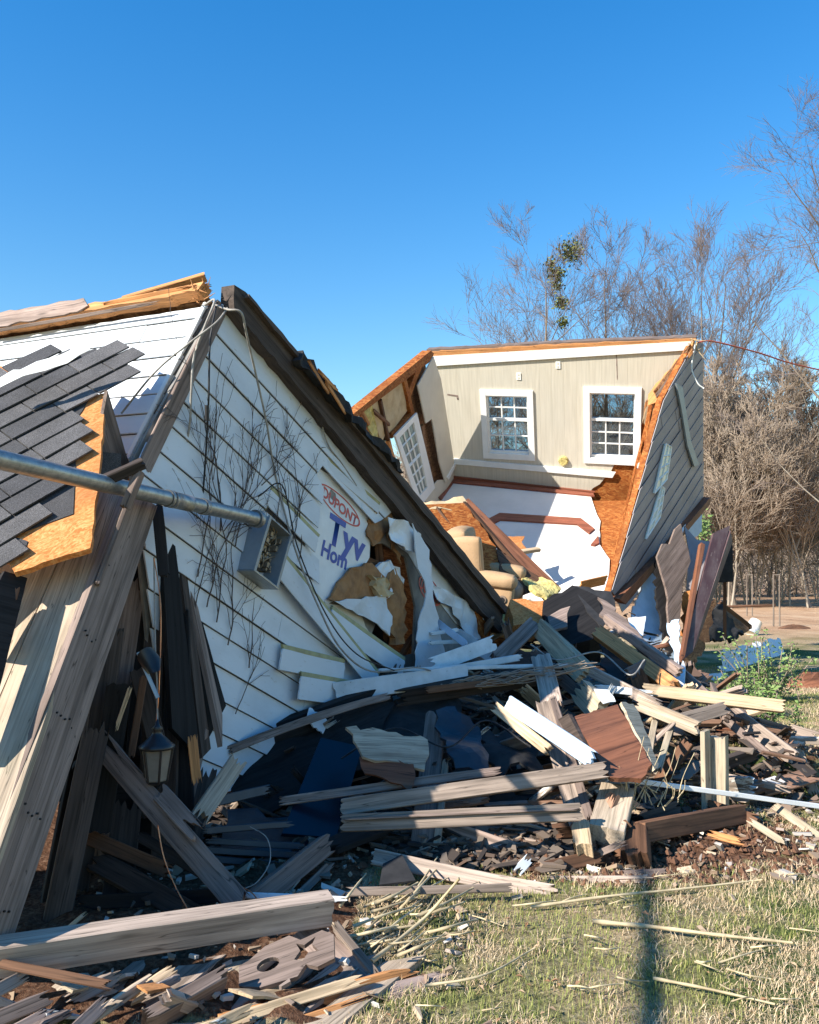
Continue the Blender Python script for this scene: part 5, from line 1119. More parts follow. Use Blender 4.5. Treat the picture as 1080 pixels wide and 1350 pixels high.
# sawn bracket with curled cutouts
brk = MB(); pb = Plane(P(380, 1262, 3.45), P(440, 1250, 3.5)-P(380, 1262, 3.45), Vector((-.15, -.45, .85)))
def circ(cx, cy, rx, ry, k=18, a0=0, a1=6.283): return [(cx+rx*math.cos(a0+(a1-a0)*i/k), cy+ry*math.sin(a0+(a1-a0)*i/k)) for i in range(k)]
outl = circ(0, 0, .17, .10, 26); 
brk.slab([(-.20, -.05), (-.12, -.09), (.02, -.10), (.06, -.06), (.10, -.09), (.17, -.08), (.19, .03), (.15, .07), (.06, .06), (.02, .10), (-.08, .09), (-.15, .05), (-.19, .04)], -.02, 0, holes=[circ(-.08, .0, .045, .03), [(.02, -.02), (.05, -.04), (.08, -.01), (.12, -.02), (.10, .02), (.12, .05), (.07, .03), (.04, .05), (.05, .01)]])
tag(brk.build('scroll_bracket', M['greyd'], None, pb.M), 'grey scroll cut bracket with round holes on the flat deck piece', 'bracket')
for (pts, lab, mt) in (([(20, 1330, 3.12), (75, 1318, 3.2), (110, 1335, 3.15), (60, 1352, 3.05)], 'bent white trim piece at the bottom left corner', 'white'),
    ([(80, 1300, 3.2), (112, 1282, 3.3), (118, 1300, 3.25), (92, 1318, 3.15)], 'curled pale gutter scrap under the big front beam', 'cream'),
    ([(300, 1310, 3.25), (372, 1290, 3.4), (392, 1310, 3.33), (330, 1330, 3.2)], 'splintered pale veneer curl left of the orange plank', 'pale'),
    ([(180, 1300, 3.25), (210, 1285, 3.3), (225, 1300, 3.25), (195, 1318, 3.18)], 'small broken orange end of a rail board', 'pine')):
    sheet(pts, mt, .012, 'trim_scrap', lab, 'scrap', rough=.01, curl=.12)
B((400, 1220, 3.8), (492, 1310, 3.45), 36, 'greyd', 'grey grooved board right of the scroll bracket', t=.03, roll=-20, j=(.02, .02))
B((440, 1215, 3.75), (500, 1288, 3.5), 10, 'grey', 'rounded edge strip along the grooved board', t=.05, roll=-20, cat='strip')
B((505, 1310, 3.4), (600, 1288, 3.55), 26, 'greyd', 'grey board end sticking out from under the orange plank', t=.03, roll=-40, j=(.02, .08))
sheet([(512, 1275, 3.72), (534, 1242, 3.78), (553, 1248, 3.76), (556, 1278, 3.68), (530, 1284, 3.66)], 'rooff', .008, 'shingle_scrap', 'dark shingle scrap standing in the straw', 'shingle', rough=.004)
sheet([(612, 1348, 3.28), (640, 1322, 3.42), (705, 1310, 3.48), (738, 1352, 3.28), (720, 1375, 3.18), (625, 1380, 3.16)], 'rooff', .01, 'shingle_scrap', 'black shingle piece lying in the grass at the bottom edge', 'shingle', rough=.006)
sheet([(505, 1140, 4.6), (530, 1125, 4.7), (548, 1162, 4.45), (500, 1165, 4.4)], 'rooff', .01, 'shingle_scrap', 'dark triangular shingle scrap behind the bent front board', 'shingle')
B((455, 1176, 4.25), (680, 1170, 4.35), 10, 'grey', 'grey strip lying under the bent front board', t=.03, cat='strip')
B((310, 1180, 4.1), (460, 1186, 4.1), 7, 'white', 'white strip on the ground right of the front beam end', t=.02, cat='strip', name='white_strip')
# canes and sticks on the grass
def stick(pts, r, lab, mat='straw', group=None): 
    m = MB(); b = bez([P(x, y, DG(y, z)) for x, y, z in pts], 6); m.tube(b, [r*(1-.5*i/len(b))*(1+.15*math.sin(i*1.7)) for i in range(len(b))], 7)
    return tag(m.build('dry_stick', M[mat], smooth=True), lab, 'stick', group)
stick([(782, 1215, .03), (860, 1222, .03), (950, 1233, .04), (1045, 1243, .03)], .011, 'thickest pale dry stick lying straight on the grass')
stick([(700, 1196, .03), (800, 1182, .05), (900, 1172, .04), (1005, 1160, .03)], .008, 'long thin stick on the grass between the soil and the thickest stick')
stick([(862, 1290, .02), (930, 1303, .03), (1022, 1324, .02)], .007, 'lowest thin stick on the grass at bottom right')
stick([(490, 1268, .05), (560, 1210, .10), (606, 1158, .3)], .010, 'long cane rising over the straw to the bent front board')
stick([(560, 1300, .03), (640, 1285, .05), (705, 1250, .03)], .006, 'thin bent cane in the straw right of the orange plank')
r = random.Random(41)
for i in range(34):
    x, y = r.uniform(445, 560), r.uniform(1185, 1262); a = r.gauss(-.55, .22); ln_ = r.uniform(30, 90); z0 = r.uniform(.02, .09)
    stick([(x, y, z0), (x+ln_*.5*math.cos(a), y+ln_*.5*math.sin(a)+r.uniform(-2, 2), z0+r.uniform(0, .05)), (x+ln_*math.cos(a), y+ln_*math.sin(a), z0)], r.uniform(.004, .009), 'dry cane in the fanned bundle beside the end of the front beam', group='dry canes in the straw bundle')
for i in range(30):
    x, y = r.uniform(540, 1060), r.uniform(1150, 1335); a = r.uniform(-.9, .9); ln_ = r.uniform(15, 60)
    stick([(x, y, .03), (x+ln_*.5, y+ln_*.5*math.tan(a*.4)+r.uniform(-2, 2), .05), (x+ln_, y+ln_*math.tan(a*.4), .03)], r.uniform(.0025, .005), 'small dry twig scattered on the grass', group='twigs scattered on the grass')
# thin weed stems and twig tangles in the soil
m = MB(); r = random.Random(9)
for i in range(26):
    a = P(r.uniform(820, 900), r.uniform(1040, 1070), 5.3); d = Vector((r.gauss(0, .5), r.gauss(0, .3), 1)).normalized()*r.uniform(.1, .38)
    m.tube(bez([a, a+d*.5+Vector((r.gauss(0, .02), 0, 0)), a+d], 4), [.0035]*4+[.002]*5, 4)
tag(m.build('bare_weed', M['straw']), 'bare straw coloured weed stems beside the red veneer cabinet', 'weed')
m = MB()
for i in range(60):
    a = P(r.uniform(585, 735), 0, 6.8); x = r.uniform(580, 735); y = 912-(x-560)*.155+r.uniform(-8, 6); a = P(x, y, 6.75-r.uniform(0, .1)); dx = r.uniform(20, 60)
    m.tube(bez([a, P(x+dx*.5, y-dx*.08+r.uniform(-5, 5), 6.75), P(x+dx, y-dx*.16+r.uniform(-4, 6), 6.8)], 4), .004, 4)
tag(m.build('dead_vine', M['brush']), 'tangle of dead vine twigs lying along the dark beam', 'vine')

# upright dark planks added as shade in the gap under the leaning deck
r = random.Random(52); lb = ['behind the lantern chain', 'left of the lantern', 'right of the lantern cap', 'beside the pierced face board', 'under the pipe bracket', 'near the brown bar', 'deepest in the gap', 'against the black panel', 'by the split slanting plank', 'next to the copper wire', 'over the black floor board', 'beside the short sunlit board']
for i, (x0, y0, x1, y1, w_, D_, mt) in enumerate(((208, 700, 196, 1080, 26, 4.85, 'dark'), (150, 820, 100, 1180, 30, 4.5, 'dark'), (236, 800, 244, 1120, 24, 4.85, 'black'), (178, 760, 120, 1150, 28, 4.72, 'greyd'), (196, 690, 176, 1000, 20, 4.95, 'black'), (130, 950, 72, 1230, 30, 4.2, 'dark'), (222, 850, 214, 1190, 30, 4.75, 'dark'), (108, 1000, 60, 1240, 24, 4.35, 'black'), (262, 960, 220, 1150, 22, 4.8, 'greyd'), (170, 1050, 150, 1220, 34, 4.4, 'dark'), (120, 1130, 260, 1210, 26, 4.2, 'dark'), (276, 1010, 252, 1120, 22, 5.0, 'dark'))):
    plank((x0, y0, D_+.25), (x1, y1, D_-.1), w_, mt, .04, r.uniform(-25, 25), 'shade_plank', 'dark upright plank added as shade in the left gap '+lb[i], 'plank', j=(.08, .05))
for i, (pts, mt, lab) in enumerate((([(290, 990, 5.75), (420, 940, 6.3), (520, 930, 6.6), (500, 1000, 6.0), (330, 1080, 5.4)], 'black', 'large black sheet added as shade under the long dark beam'),
    ([(480, 925, 6.75), (600, 915, 6.9), (620, 960, 6.5), (500, 985, 6.2)], 'rooff', 'black sheet added as shade below the beam with vine twigs'),
    ([(440, 1050, 5.75), (600, 1030, 5.9), (640, 1100, 5.4), (450, 1130, 5.2)], 'black', 'black sheet added as shade behind the grooved level board'),
    ([(600, 1030, 5.9), (700, 1010, 6.0), (740, 1090, 5.4), (620, 1110, 5.3)], 'rooff', 'black sheet added as shade behind the end of the level boards'),
    ([(300, 1060, 5.3), (420, 1080, 5.35), (420, 1130, 4.95), (290, 1125, 4.9)], 'tarp', 'dark sheet added as shade under the fanned slats'),
    ([(660, 860, 8.2), (730, 855, 8.3), (745, 900, 7.4), (655, 905, 7.3)], 'dark', 'dark sheet added as shade under the pale sunlit board at the centre'),
    ([(790, 850, 8.5), (850, 860, 8.3), (880, 910, 7.5), (800, 900, 7.6)], 'rooff', 'dark sheet added as shade under the orange sided beam'))):
    sheet(pts, mt, .02, 'shade_sheet', lab, 'sheet', rough=.04, step=.12, curl=.06)  # dark sheets added so the gaps in the pile read as shade
cable([P(450, 1000, 5.5), P(520, 960, 5.7), P(590, 985, 5.6), P(640, 950, 5.8), (P(700, 985, 5.5))], .006, 'wireb', 'loose_cable', 'black cable snaking over the shaded middle of the pile', 'cable')
cable([P(700, 850, 7.6), P(735, 870, 7.3), P(790, 860, 7.5), P(830, 890, 7.1), P(850, 870, 7.3)], .007, 'wire', 'loose_cable', 'grey cable draped over boards left of the long pale beam', 'cable')
cable([P(600, 835, 8.1), P(618, 850, 7.9), P(640, 842, 8.0), P(652, 870, 7.5), P(640, 900, 7.0)], .006, 'wireb', 'loose_cable', 'black cable looping beside the foot of the rim beam', 'cable')
# ------------------------------------------------ filler boards of the pile, each its own
def pile_ok(px, py):
    poly = [(300, 960), (430, 925), (520, 890), (600, 840), (660, 832), (720, 830), (800, 800), (840, 810), (900, 880), (1000, 930), (1070, 985), (1075, 1030), (960, 1045), (880, 1040), (840, 1110), (760, 1145), (600, 1145), (480, 1120), (250, 1130), (140, 1120), (150, 1010)]
    return inside((px, py), poly)
r = random.Random(2024); k = 0
zone = [(lambda x, y: x < 430, 'dark board end jumbled in the black cavity left of the navy panel', 'jumbled boards in the left cavity', ['black', 'dark', 'greyd', 'tarp', 'dark']),  # left and middle zones get darker woods to deepen their shade
        (lambda x, y: x < 700 and y > 930, 'broken board jumbled in the shaded heap between the navy panel and painted board', 'jumbled boards in the shaded middle', ['dark', 'greyd', 'black', 'dark', 'greyd', 'grey', 'tarp', 'black']),
        (lambda x, y: y < 930 and x < 780, 'broken board scrap jumbled in front of the armchair and black cabinet', 'jumbled boards below the armchair', ['grey', 'greyd', 'paintw', 'dark', 'bluepaint', 'gsid', 'pale', 'paintw', 'redb', 'black']),
        (lambda x, y: True, 'weathered board scrap jumbled in the sunny right side of the pile', 'jumbled boards on the right side', ['grey', 'greyd', 'redb', 'deck', 'brown', 'pale', 'dark', 'paintw', 'redply', 'greyd', 'redb'])]
NF = 285
while k < NF:
    px, py = r.uniform(140, 1075), r.uniform(795, 1140)
    if not pile_ok(px, py) : continue
    D = DP(py)+r.uniform(.18, .75)
    if px > 760: D = min(D+.1, DG(py, .12))
    for f, lab, grp, mats in zone:
        if f(px, py): break
    Lh = r.uniform(.2, 1.05)*(.62 if px > 780 else 1); a = r.gauss(.1, .75) if r.random() < .75 else r.uniform(-1.5, 1.5)
    d = (cdir(1, 0, 0)*math.cos(a)+cdir(0, 1, 0)*math.sin(a)*.7+Vector((0, 1, 0))*r.gauss(0, .55)).normalized()
    c = P(px, py, D); e = c-d*Lh/2; f_ = c+d*Lh/2
    for q in (e, f_): q.z = max(q.z, gz(q.x, q.y)+.02)
    if (f_-e).length < .1: continue
    plank(e, f_, 0, r.choice(mats), r.choice((.02, .035, .035, .05)), r.uniform(-65, 65), 'broken_board', lab, 'board', grp, j=(.10, .10), wm=r.choice((.04, .06, .09, .09, .14)))
    k += 1
r = random.Random(404); k = 0
while k < 84:
    px, py = r.uniform(290, 1060), r.uniform(850, 1125)
    if not pile_ok(px, py): continue
    D = DP(py)+r.uniform(-.02, .22); right = px > 740
    if right: D = min(D, DG(py, .10))
    a = r.gauss(.15, .5) if r.random() < .7 else r.uniform(-1.4, 1.4); L_ = r.uniform(.25, .95)*(.6 if right else 1)
    d = (cdir(1, 0, 0)*math.cos(a)+cdir(0, 1, 0)*math.sin(a)*.6+Vector((0, 1, 0))*r.gauss(0, .4)).normalized(); c = P(px, py, D); e, f_ = c-d*L_/2, c+d*L_/2
    for q in (e, f_): q.z = max(q.z, gz(q.x, q.y)+.02)
    plank(e, f_, 0, r.choice(('greyd', 'grey', 'dark', 'redb', 'paintw') if not right else ('grey', 'pale', 'redb', 'deck', 'paintw', 'greyd')), r.choice((.008, .012, .02)), r.uniform(-60, 60), 'thin_lath',
          'thin splintered lath lying across the sunny right side of the pile' if right else 'thin splintered lath lying across the shaded half of the pile', 'lath', 'laths on the right side' if right else 'laths on the shaded half', j=(.12, .12), wm=r.choice((.018, .025, .035, .05)), bend=.02)
    k += 1
# rubble: chips, splinters and crumbs nobody could count
def litter(n, fn, seed, sz):
    r = random.Random(seed); m = MB()
    for i in range(n):
        c = fn(r)
        if c is None: continue
        L_ = r.uniform(*sz)*r.choice((1, 1, 2.2)); w_ = L_*r.uniform(.12, .6); h = r.uniform(.004, .02)
        Mx = Matrix.Translation(c) @ Matrix.Rotation(r.uniform(0, 6.3), 4, 'Z') @ Matrix.Rotation(r.gauss(0, .35), 4, 'X') @ Matrix.Rotation(r.gauss(0, .3), 4, 'Y')
        tp_ = r.uniform(.2, 1)
        vs = [Mx @ Vector(q) for q in ((-L_/2, -w_/2, 0), (L_/2, -w_/2*tp_, 0), (L_/2*r.uniform(.6, 1), w_/2*tp_, 0), (-L_/2*r.uniform(.6, 1), w_/2, 0), (-L_/2, -w_/2, h), (L_/2, -w_/2*tp_, h), (L_/2*.8, w_/2*tp_, h), (-L_/2*.8, w_/2, h))]
        m.add(vs, [(0,3,2,1),(4,5,6,7),(0,1,5,4),(1,2,6,5),(2,3,7,6),(3,0,4,7)])
    return m
def fpile(r):
    for _ in range(30):
        px, py = r.uniform(140, 1075), r.uniform(800, 1150)
        if pile_ok(px, py):
            c = P(px, py, min(DP(py)+r.uniform(.2, .9), DG(py, .03) if py > 800 else 99)); c.z = max(c.z, gz(c.x, c.y)+.005); 
            if r.random() < .7: c.z = gz(c.x, c.y)+r.uniform(.0, .05)
            return c
tag(litter(6500, fpile, 5, (.02, .13)).build('rubble', M['litterd']), 'splinters and crumbs of wood filling the debris pile', 'rubble', kind='stuff')
def fsoil(r):
    for _ in range(40):
        x, y = r.uniform(-1.6, 5.5), r.uniform(3.0, 9.5)
        s_ = soilf(x, y) if y > 4.4 else .35*(x < .3)
        if r.random() < s_*.9+.02: return Vector((x, y, gz(x, y)+.01))
tag(litter(3500, fsoil, 8, (.01, .06)).build('wood_chips', M['litter']), 'small wood chips and splinters strewn over the brown soil', 'wood chips', kind='stuff')
r = random.Random(66); m = MB()
for i in range(2600):
    x, y = r.gauss(1.35, .9), r.gauss(5.35, .45)
    if soilf(x, y) < .3: continue
    s_ = r.uniform(.006, .035); c = Vector((x, y, gz(x, y)+s_*.2))
    vs = [c+Vector((r.uniform(.6, 1.2)*s_*a, r.uniform(.6, 1.2)*s_*b, r.uniform(.5, 1)*s_*g_)) for a, b, g_ in ((1,0,0),(0,1,0),(-1,0,0),(0,-1,0),(0,0,1),(0,0,-.6))]
    m.add(vs, [(0,1,4),(1,2,4),(2,3,4),(3,0,4),(1,0,5),(2,1,5),(3,2,5),(0,3,5)])
tag(m.build('soil_clods', plain('red_brown_soil_clods', (.14, .07, .04), (.08, .04, .025), rough=1, scale=9)), 'red brown clods of torn up soil at the pile edge', 'soil', kind='stuff')

# ------------------------------------------------ right middle ground
def weed(x, y, h, n, seed, lab, mat='leaf'):
    r = random.Random(seed); root = empty('leafy_weed', Vector((x, y, gz(x, y))), lab, 'weed')
    ms, ml = MB(), MB()
    for i in range(n):
        a = Vector((x+r.gauss(0, .12), y+r.gauss(0, .1), gz(x, y))); d = Vector((r.gauss(0, .35), r.gauss(0, .3), 1)).normalized()*h*r.uniform(.4, 1)
        pts = bez([a, a+d*.5, a+d+Vector((r.gauss(0, .04), 0, 0))], 5); ms.tube(pts, .006, 4)
        for p in pts[1:]:
            for _ in range(7):
                c = p+Vector((r.gauss(0, .035), r.gauss(0, .035), r.gauss(0, .03))); u = Vector((r.gauss(0, 1), r.gauss(0, 1), r.gauss(0, 1))).normalized(); v = u.orthogonal().normalized(); s_ = r.uniform(.015, .035)
                ml.add([c-u*s_, c+v*s_*.45, c+u*s_, c-v*s_*.45], [(0, 1, 2, 3)])
    ms.build('stem', M['brush'], root); ml.build('foliage', M[mat], root)
def GP(px, py, z=0): return P(px, py, DG(py, z))
for (px, py, h, n, lab) in ((1012, 925, .95, 26, 'tallest leafy green weed beside the white blinds'), (975, 945, .5, 20, 'low green weed left of the tallest weed'), (1010, 975, .4, 18, 'small weed sprouting behind the long pale beam end'), (930, 700, .6, 0, '')):
    if n: q = GP(px, py); weed(q.x, q.y, h, n, int(px), lab)
# flattened white blinds
bl = empty('fallen_blinds', GP(1000, 876), 'white slatted blinds fallen flat on the grass at right', 'blinds')
a, b, c = GP(958, 886), GP(1035, 862), GP(962, 870, .25); 
for i in range(26):
    t0 = i/26; p = a.lerp(b, t0); q = p+Vector((.02, .25, .32+.03*math.sin(i)))
    plank(p, q, 0, 'plastic', .004, 0, 'slat', parent=bl, wm=.085, j=(0, 0), ref=Vector((.3, -1, .4)))
for (x, y, l, lab) in ((950, 882, .3, 'small white panel piece left of the fallen blinds'), (935, 893, .35, 'loose white slat nearer than the fallen blinds')):
    q = GP(x, y, .05); plank(q, q+Vector((l, .15, .02)), 0, 'plastic', .01, -50, 'white_strip', lab, 'slat', wm=.16)
q = GP(1010, 822); fp = None
def frame_post(px0, px1, pytop, pybot, lab):
    D = DG(pybot); m = MB(); root = empty('metal_stand', P((px0+px1)/2, pybot, D), lab, 'frame')
    for x in (px0, px1):
        m = MB(); m.tube([P(x, pybot, D), P(x, pytop, D)], .026, 6); m.build('upright', M['bark'], root)
    m = MB(); m.tube([P(px0, pytop+1, D), P(px1, pytop+1, D)], .026, 6); m.build('top_bar', M['bark'], root)
frame_post(985, 992, 757, 812, 'left of two narrow metal frames standing in the field')
frame_post(1020, 1028, 757, 826, 'right of two narrow metal frames standing in the field')
m = MB(); m.tube([P(955, 800, 30), P(1022, 798, 30)], .05, 6); tag(m.build('rusty_rail', M['brown']), 'low rusty rail running to the right metal frame', 'rail')
m = MB(); c = GP(994, 828, .2); m.tube([c-Vector((.1, 0, .15)), c+Vector((.12, .1, .18))], [.2, .16], 14); tag(m.build('white_bucket', M['plastic'], smooth=True), 'white bucket tipped beside the fallen roof slab', 'bucket')
def mound(px, py, rx, h, mat, lab, cat, seed):
    c = GP(px, py); r = random.Random(seed); m = MB(); vs = []; n = 16
    for j in range(5):
        for i in range(n):
            a = 2*math.pi*i/n; k = 1-j/4.6; vs.append((c.x+rx*k*math.cos(a)*r.uniform(.8, 1.2), c.y+rx*.5*k*math.sin(a)*r.uniform(.8, 1.2), c.z+h*math.sin(j/4*1.57)*r.uniform(.8, 1.2)-.02))
    m.add(vs, [(j*n+i, j*n+(i+1) % n, (j+1)*n+(i+1) % n, (j+1)*n+i) for j in range(4) for i in range(n)]+[tuple(4*n+i for i in range(n))]); tag(m.build(cat.replace(' ', '_'), M[mat]), lab, cat)
mound(1047, 829, .55, .14, 'brown', 'low brown heap of junk right of the metal frames', 'junk heap', 3)
mound(1075, 905, .45, .22, 'redply', 'red brown rounded heap at the right frame edge', 'dirt heap', 5)
sheet([(1000, 1030, 6.2), (1022, 1022, 6.35), (1036, 1030, 6.25), (1018, 1040, 6.1)], 'plastic', .004, 'paper_scrap', 'small white paper scrap right of the upright post', 'paper', curl=.03)

# ------------------------------------------------ trees
def tubes(segs, n=3):
    """segs: list of (p0, p1, r0, r1)"""
    k = len(segs); a = np.array([s[0] for s in segs]); b = np.array([s[1] for s in segs]); ra = np.array([s[2] for s in segs]); rb = np.array([s[3] for s in segs])
    d = b-a; d /= np.linalg.norm(d, axis=1)[:, None]+1e-9; up = np.where(np.abs(d[:, 2:3]) > .9, [[1., 0, 0]], [[0, 0, 1.]]); x = np.cross(d, up); x /= np.linalg.norm(x, axis=1)[:, None]; y = np.cross(d, x)
    V = []
    for (p, rr) in ((a, ra), (b, rb)):
        for j in range(n): t = 2*math.pi*j/n; V.append(p+(x*math.cos(t)+y*math.sin(t))*rr[:, None])
    V = np.stack(V, 1).reshape(-1, 3); fs = []
    for j in range(n): fs.append(np.stack([np.arange(k)*2*n+q for q in (j, (j+1) % n, n+(j+1) % n, n+j)], 1))
    return V, np.concatenate(fs)
def seg_mesh(name, segs, n, mat):
    V, Fc = tubes(segs, n); me = bpy.data.meshes.new(name); me.vertices.add(len(V)); me.vertices.foreach_set('co', V.ravel())
    me.loops.add(Fc.size); me.loops.foreach_set('vertex_index', Fc.ravel().astype(np.int32)); me.polygons.add(len(Fc)); me.polygons.foreach_set('loop_start', np.arange(len(Fc), dtype=np.int32)*4)
    me.polygons.foreach_set('loop_total', np.full(len(Fc), 4, dtype=np.int32)); me.update(calc_edges=True); me.materials.append(mat); return me
def tree_mesh(seed, H, trunks=1, spread=.5, levels=5, r0=.22, tw=.012, bare=.25, droop=0, first=None, mats=('bark', 'twig'), dens=1.0, up=.06):
    r = random.Random(seed); big, fine = [], []
    def grow(p, d, L_, rad, lev):
        n = 10 if lev == 0 else 7 if lev == 1 else 5 if lev == 2 else 4 if lev < levels else 3; sl = L_/n
        for i in range(n):
            wv = .05+.02*min(lev, 3); d = (d+Vector((r.gauss(0, wv), r.gauss(0, wv), r.gauss(0, .05)+(up if lev > 0 else .02)-droop*lev*.02))).normalized()
            q = p+d*sl; ra, rb = rad*(1-.85*i/n), rad*(1-.85*(i+1)/n)
            tn = tw*(1 if lev < levels else .7); (big if lev < 2 else fine).append((tuple(p), tuple(q), max(tn, ra), max(tn*.75, rb))); p = q
            if lev < levels and (lev > 0 or i/n >= bare) and (i > 0 or lev == 0):
                for _ in range(2 if lev != 1 else 1+(i % 2)):
                    if r.random() > dens: continue
                    ax = d.orthogonal().normalized(); ax = Matrix.Rotation(r.uniform(0, 6.28), 3, d) @ ax
                    an = r.uniform(.6, 1.05)*spread*1.6 if lev < 2 else r.uniform(.35, .75)
                    dd = (Matrix.Rotation(an, 3, ax) @ d)
                    ln = L_*(r.uniform(.36, .52)*(1.15-.75*(i/n)) if lev == 0 else r.uniform(.38, .58)*(1-.35*i/n) if lev < 3 else r.uniform(.55, .95))
                    grow(p, dd, ln, rb*r.uniform(.45, .65), lev+1)
    for t in range(trunks):
        d = Vector((r.gauss(0, .13*(trunks > 1)), r.gauss(0, .13*(trunks > 1)), 1)).normalized() if first is None else first
        grow(Vector((r.gauss(0, .1*(trunks > 1)), 0, -.2)), d, H*.95, r0, 0)
    return seg_mesh('trunk', big, 7, M[mats[0]]), seg_mesh('crown', fine, 3, M[mats[1]]), None
def place_tree(ms, loc, rz, s, label, cat='tree', group=None, name='bare_tree'):
    root = empty(name, loc, label, cat, group); root.rotation_euler = (0, 0, rz); root.scale = (s, s, s)
    out = []
    for me in ms[:2]:
        o = bpy.data.objects.new(me.name, me); COL.objects.link(o); o.parent = root; out.append(o)
    return root
def gp(px, D): q = P(px, 760, D); return Vector((q.x, q.y, 0))
T = [tree_mesh(11, 18.5, 1, .55, 4, .2, .010, .3, dens=.85, up=.07), tree_mesh(23, 18, 1, .5, 4, .18, .010, .3, dens=.85, up=.08), tree_mesh(37, 18, 3, .45, 4, .14, .010, .28, dens=.62, up=.08)]
t1 = place_tree(T[0], gp(728, 46), .3, .98, 'bare tree with green mistletoe clumps rising behind the room roof')
r = random.Random(4); mm = MB()
def clump(c, s_, n):
    for i in range(n):
        p = c+Vector((r.gauss(0, 1), r.gauss(0, 1), r.gauss(0, 1)))*s_*.42; u = Vector((r.gauss(0, 1), r.gauss(0, 1), r.gauss(0, 1))).normalized(); v = u.orthogonal(); q = r.uniform(.06, .13); mm.add([p-u*q, p+v*q*.5, p+u*q, p-v*q*.5], [(0, 1, 2, 3)])
for (x, y, s_, n) in ((752, 332, .75, 420), (733, 362, .5, 220), (726, 348, .35, 100), (740, 400, .4, 160), (742, 425, .35, 110), (735, 378, .35, 90)): clump(P(x, y, 46), s_, n)
mm.build('mistletoe', M['mistle'], t1)
place_tree(T[1], gp(795, 48), 1.2, 1.02, 'slender bare tree just right of the mistletoe tree')
place_tree(T[2], gp(905, 50), 2.1, 1.06, 'bare many stemmed tree rising above the right roof corner')
place_tree(T[1], gp(866, 58), 4.0, 1.0, 'thin bare tree left of the many stemmed tree')
place_tree(T[2], gp(968, 46), 5.0, .98, 'bare tree between the room corner and the big right hand tree')
place_tree(T[0], gp(655, 60), 3.3, .86, 'small bare treetop peeping over the left end of the room roof')
place_tree(T[1], gp(425, 70), .8, .72, 'tiny bare treetop in the gap between both wrecks')
place_tree(T[2], gp(700, 64), 1.9, .95, 'bare treetop left of the mistletoe tree')
TB = tree_mesh(57, 19, 1, .66, 5, .22, .007, .10, droop=.6, dens=.62)
place_tree(TB, gp(1158, 30), 2.6, .86, 'big spreading bare tree with its trunk beyond the right frame edge')
TC = tree_mesh(61, 12, 1, .6, 5, .07, .007, .15, mats=('barkp', 'twig'), dens=.4)
place_tree(TC, gp(1090, 26), 2.0, .8, 'smaller pale barked tree leaning in at the right frame edge')
# woodland edge behind the field: saplings and brush
S = [tree_mesh(71+i, 9, 2, .5, 4, .05, .016, .1, mats=('barkp', 'brush'), dens=.8) for i in range(4)]
r = random.Random(15)
labs = ['pale bare sapling in the brush at the edge of the field']
for i in range(34):
    px = 915+ (i*37 % 200)+r.uniform(-8, 8) if i < 22 else r.uniform(560, 900); D = r.uniform(44, 74)
    place_tree(S[i % 4], gp(px, D), r.uniform(0, 6.3), r.uniform(.8, 1.35), labs[0], 'sapling', 'saplings at the edge of the field', 'bare_sapling')
q = P(925, 700, 22); 
segs = []; r = random.Random(99)
for i in range(15000):
    x = r.uniform(-45, 75); y = r.uniform(76, 110); hmax = 13.5*(.8+.35*noise.noise(Vector((x*.12, 0, 0)))); z = hmax*r.random()**1.35
    d = Vector((r.gauss(0, .6), r.gauss(0, .4), r.gauss(.7, .5))).normalized()*r.uniform(.5, 2.6)
    rr = r.uniform(.02, .05)
    segs.append(((x, y, z), tuple(Vector((x, y, z))+d), rr, rr*.5))
for i in range(260):
    x, y = r.uniform(-45, 75), r.uniform(74, 110); h = r.uniform(6, 14); p = Vector((x, y, 0)); rr = r.uniform(.04, .10); d = Vector((r.gauss(0, .12), 0, 1))
    for q in range(5): p2 = p+d*h/5; segs.append((tuple(p), tuple(p2), rr*(1-q/6), rr*(1-(q+1)/6))); p = p2; d = (d+Vector((r.gauss(0, .14), r.gauss(0, .1), 0))).normalized()
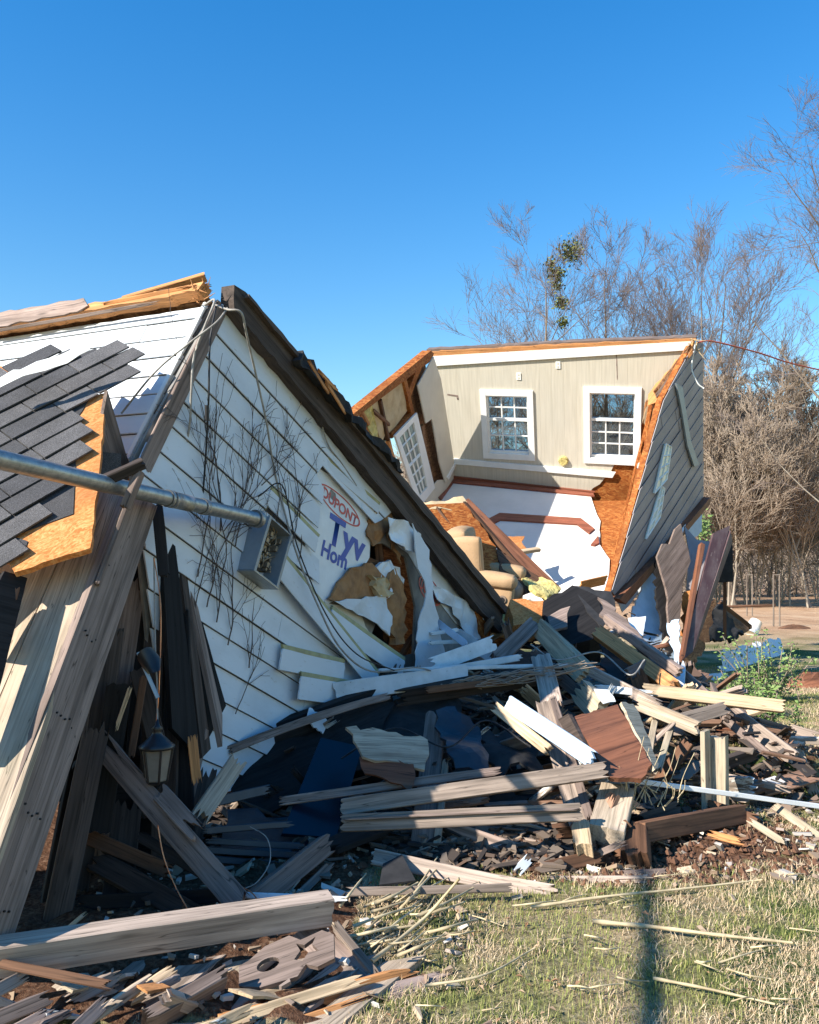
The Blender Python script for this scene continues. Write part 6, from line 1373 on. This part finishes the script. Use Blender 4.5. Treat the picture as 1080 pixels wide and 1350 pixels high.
for i in range(9000):
    x = r.uniform(-45, 75); y = r.uniform(68, 76); z = 2.6*r.random()**1.6; d = Vector((r.gauss(0, .7), r.gauss(0, .4), r.gauss(.6, .5))).normalized()*r.uniform(.4, 1.2); segs.append(((x, y, z), tuple(Vector((x, y, z))+d), .03, .015))
me = seg_mesh('woodland', segs, 3, M['brush']); o = bpy.data.objects.new('woodland', me); COL.objects.link(o); tag(o, 'dense tan winter woodland closing the far side of the field', 'woodland', kind='stuff')
# low wooded hill that closes the view between the stems
m = MB(); n = 60
vs = []
for i in range(n+1):
    x = -160+320*i/n
    for (y, z) in ((112, -1), (116, 5+1.5*noise.noise(Vector((x*.05, 0, 0)))), (128, 9.5+2*noise.noise(Vector((x*.04, 3, 0)))), (160, 11), (260, -2)): vs.append((x, y, z))
m.add(vs, [(i*5+j, (i+1)*5+j, (i+1)*5+j+1, i*5+j+1) for i in range(n) for j in range(4)])
tag(m.build('wooded_hill', plain('leafless_wood_slope', (.17, .125, .09), (.26, .20, .15), scale=.9, rough=1, bump=1, dist=.5, s3=2), smooth=True), kind='structure')
# green ivy by the corner
mm = MB(); r = random.Random(3)
for i in range(420):
    p = P(r.gauss(928, 5), r.gauss(698, 9), 19+r.gauss(0, .2)); u = Vector((r.gauss(0, 1), r.gauss(0, 1), r.gauss(0, 1))).normalized(); v = u.orthogonal(); q = r.uniform(.02, .045); mm.add([p-u*q, p+v*q*.5, p+u*q, p-v*q*.5], [(0, 1, 2, 3)])
tag(mm.build('ivy_clump', M['leaf']), 'small green ivy clump showing right of the wreck corner', 'ivy')
# unseen pole behind the viewer, leaned so its shadow crosses the lawn
pl0 = empty('shadow_casting_pole', Vector((-.17, -1.5, 0)), 'unseen wooden pole behind the viewer, leaned to cast the shadow on the lawn', 'pole')
kx = 6.7; hz = 4.6; ct = 1/math.tan(EL); top = Vector((-.17+.23*kx-hz*ct*math.sin(AZ), -1.5+kx-hz*ct*math.cos(AZ), hz))
m = MB(); m.tube([Vector((-.17, -1.5, -.2)), top], [.055, .03], 12); m.build('shaft', M['bark'], pl0)
print('things', len([o for o in COL.objects if o.parent is None]))
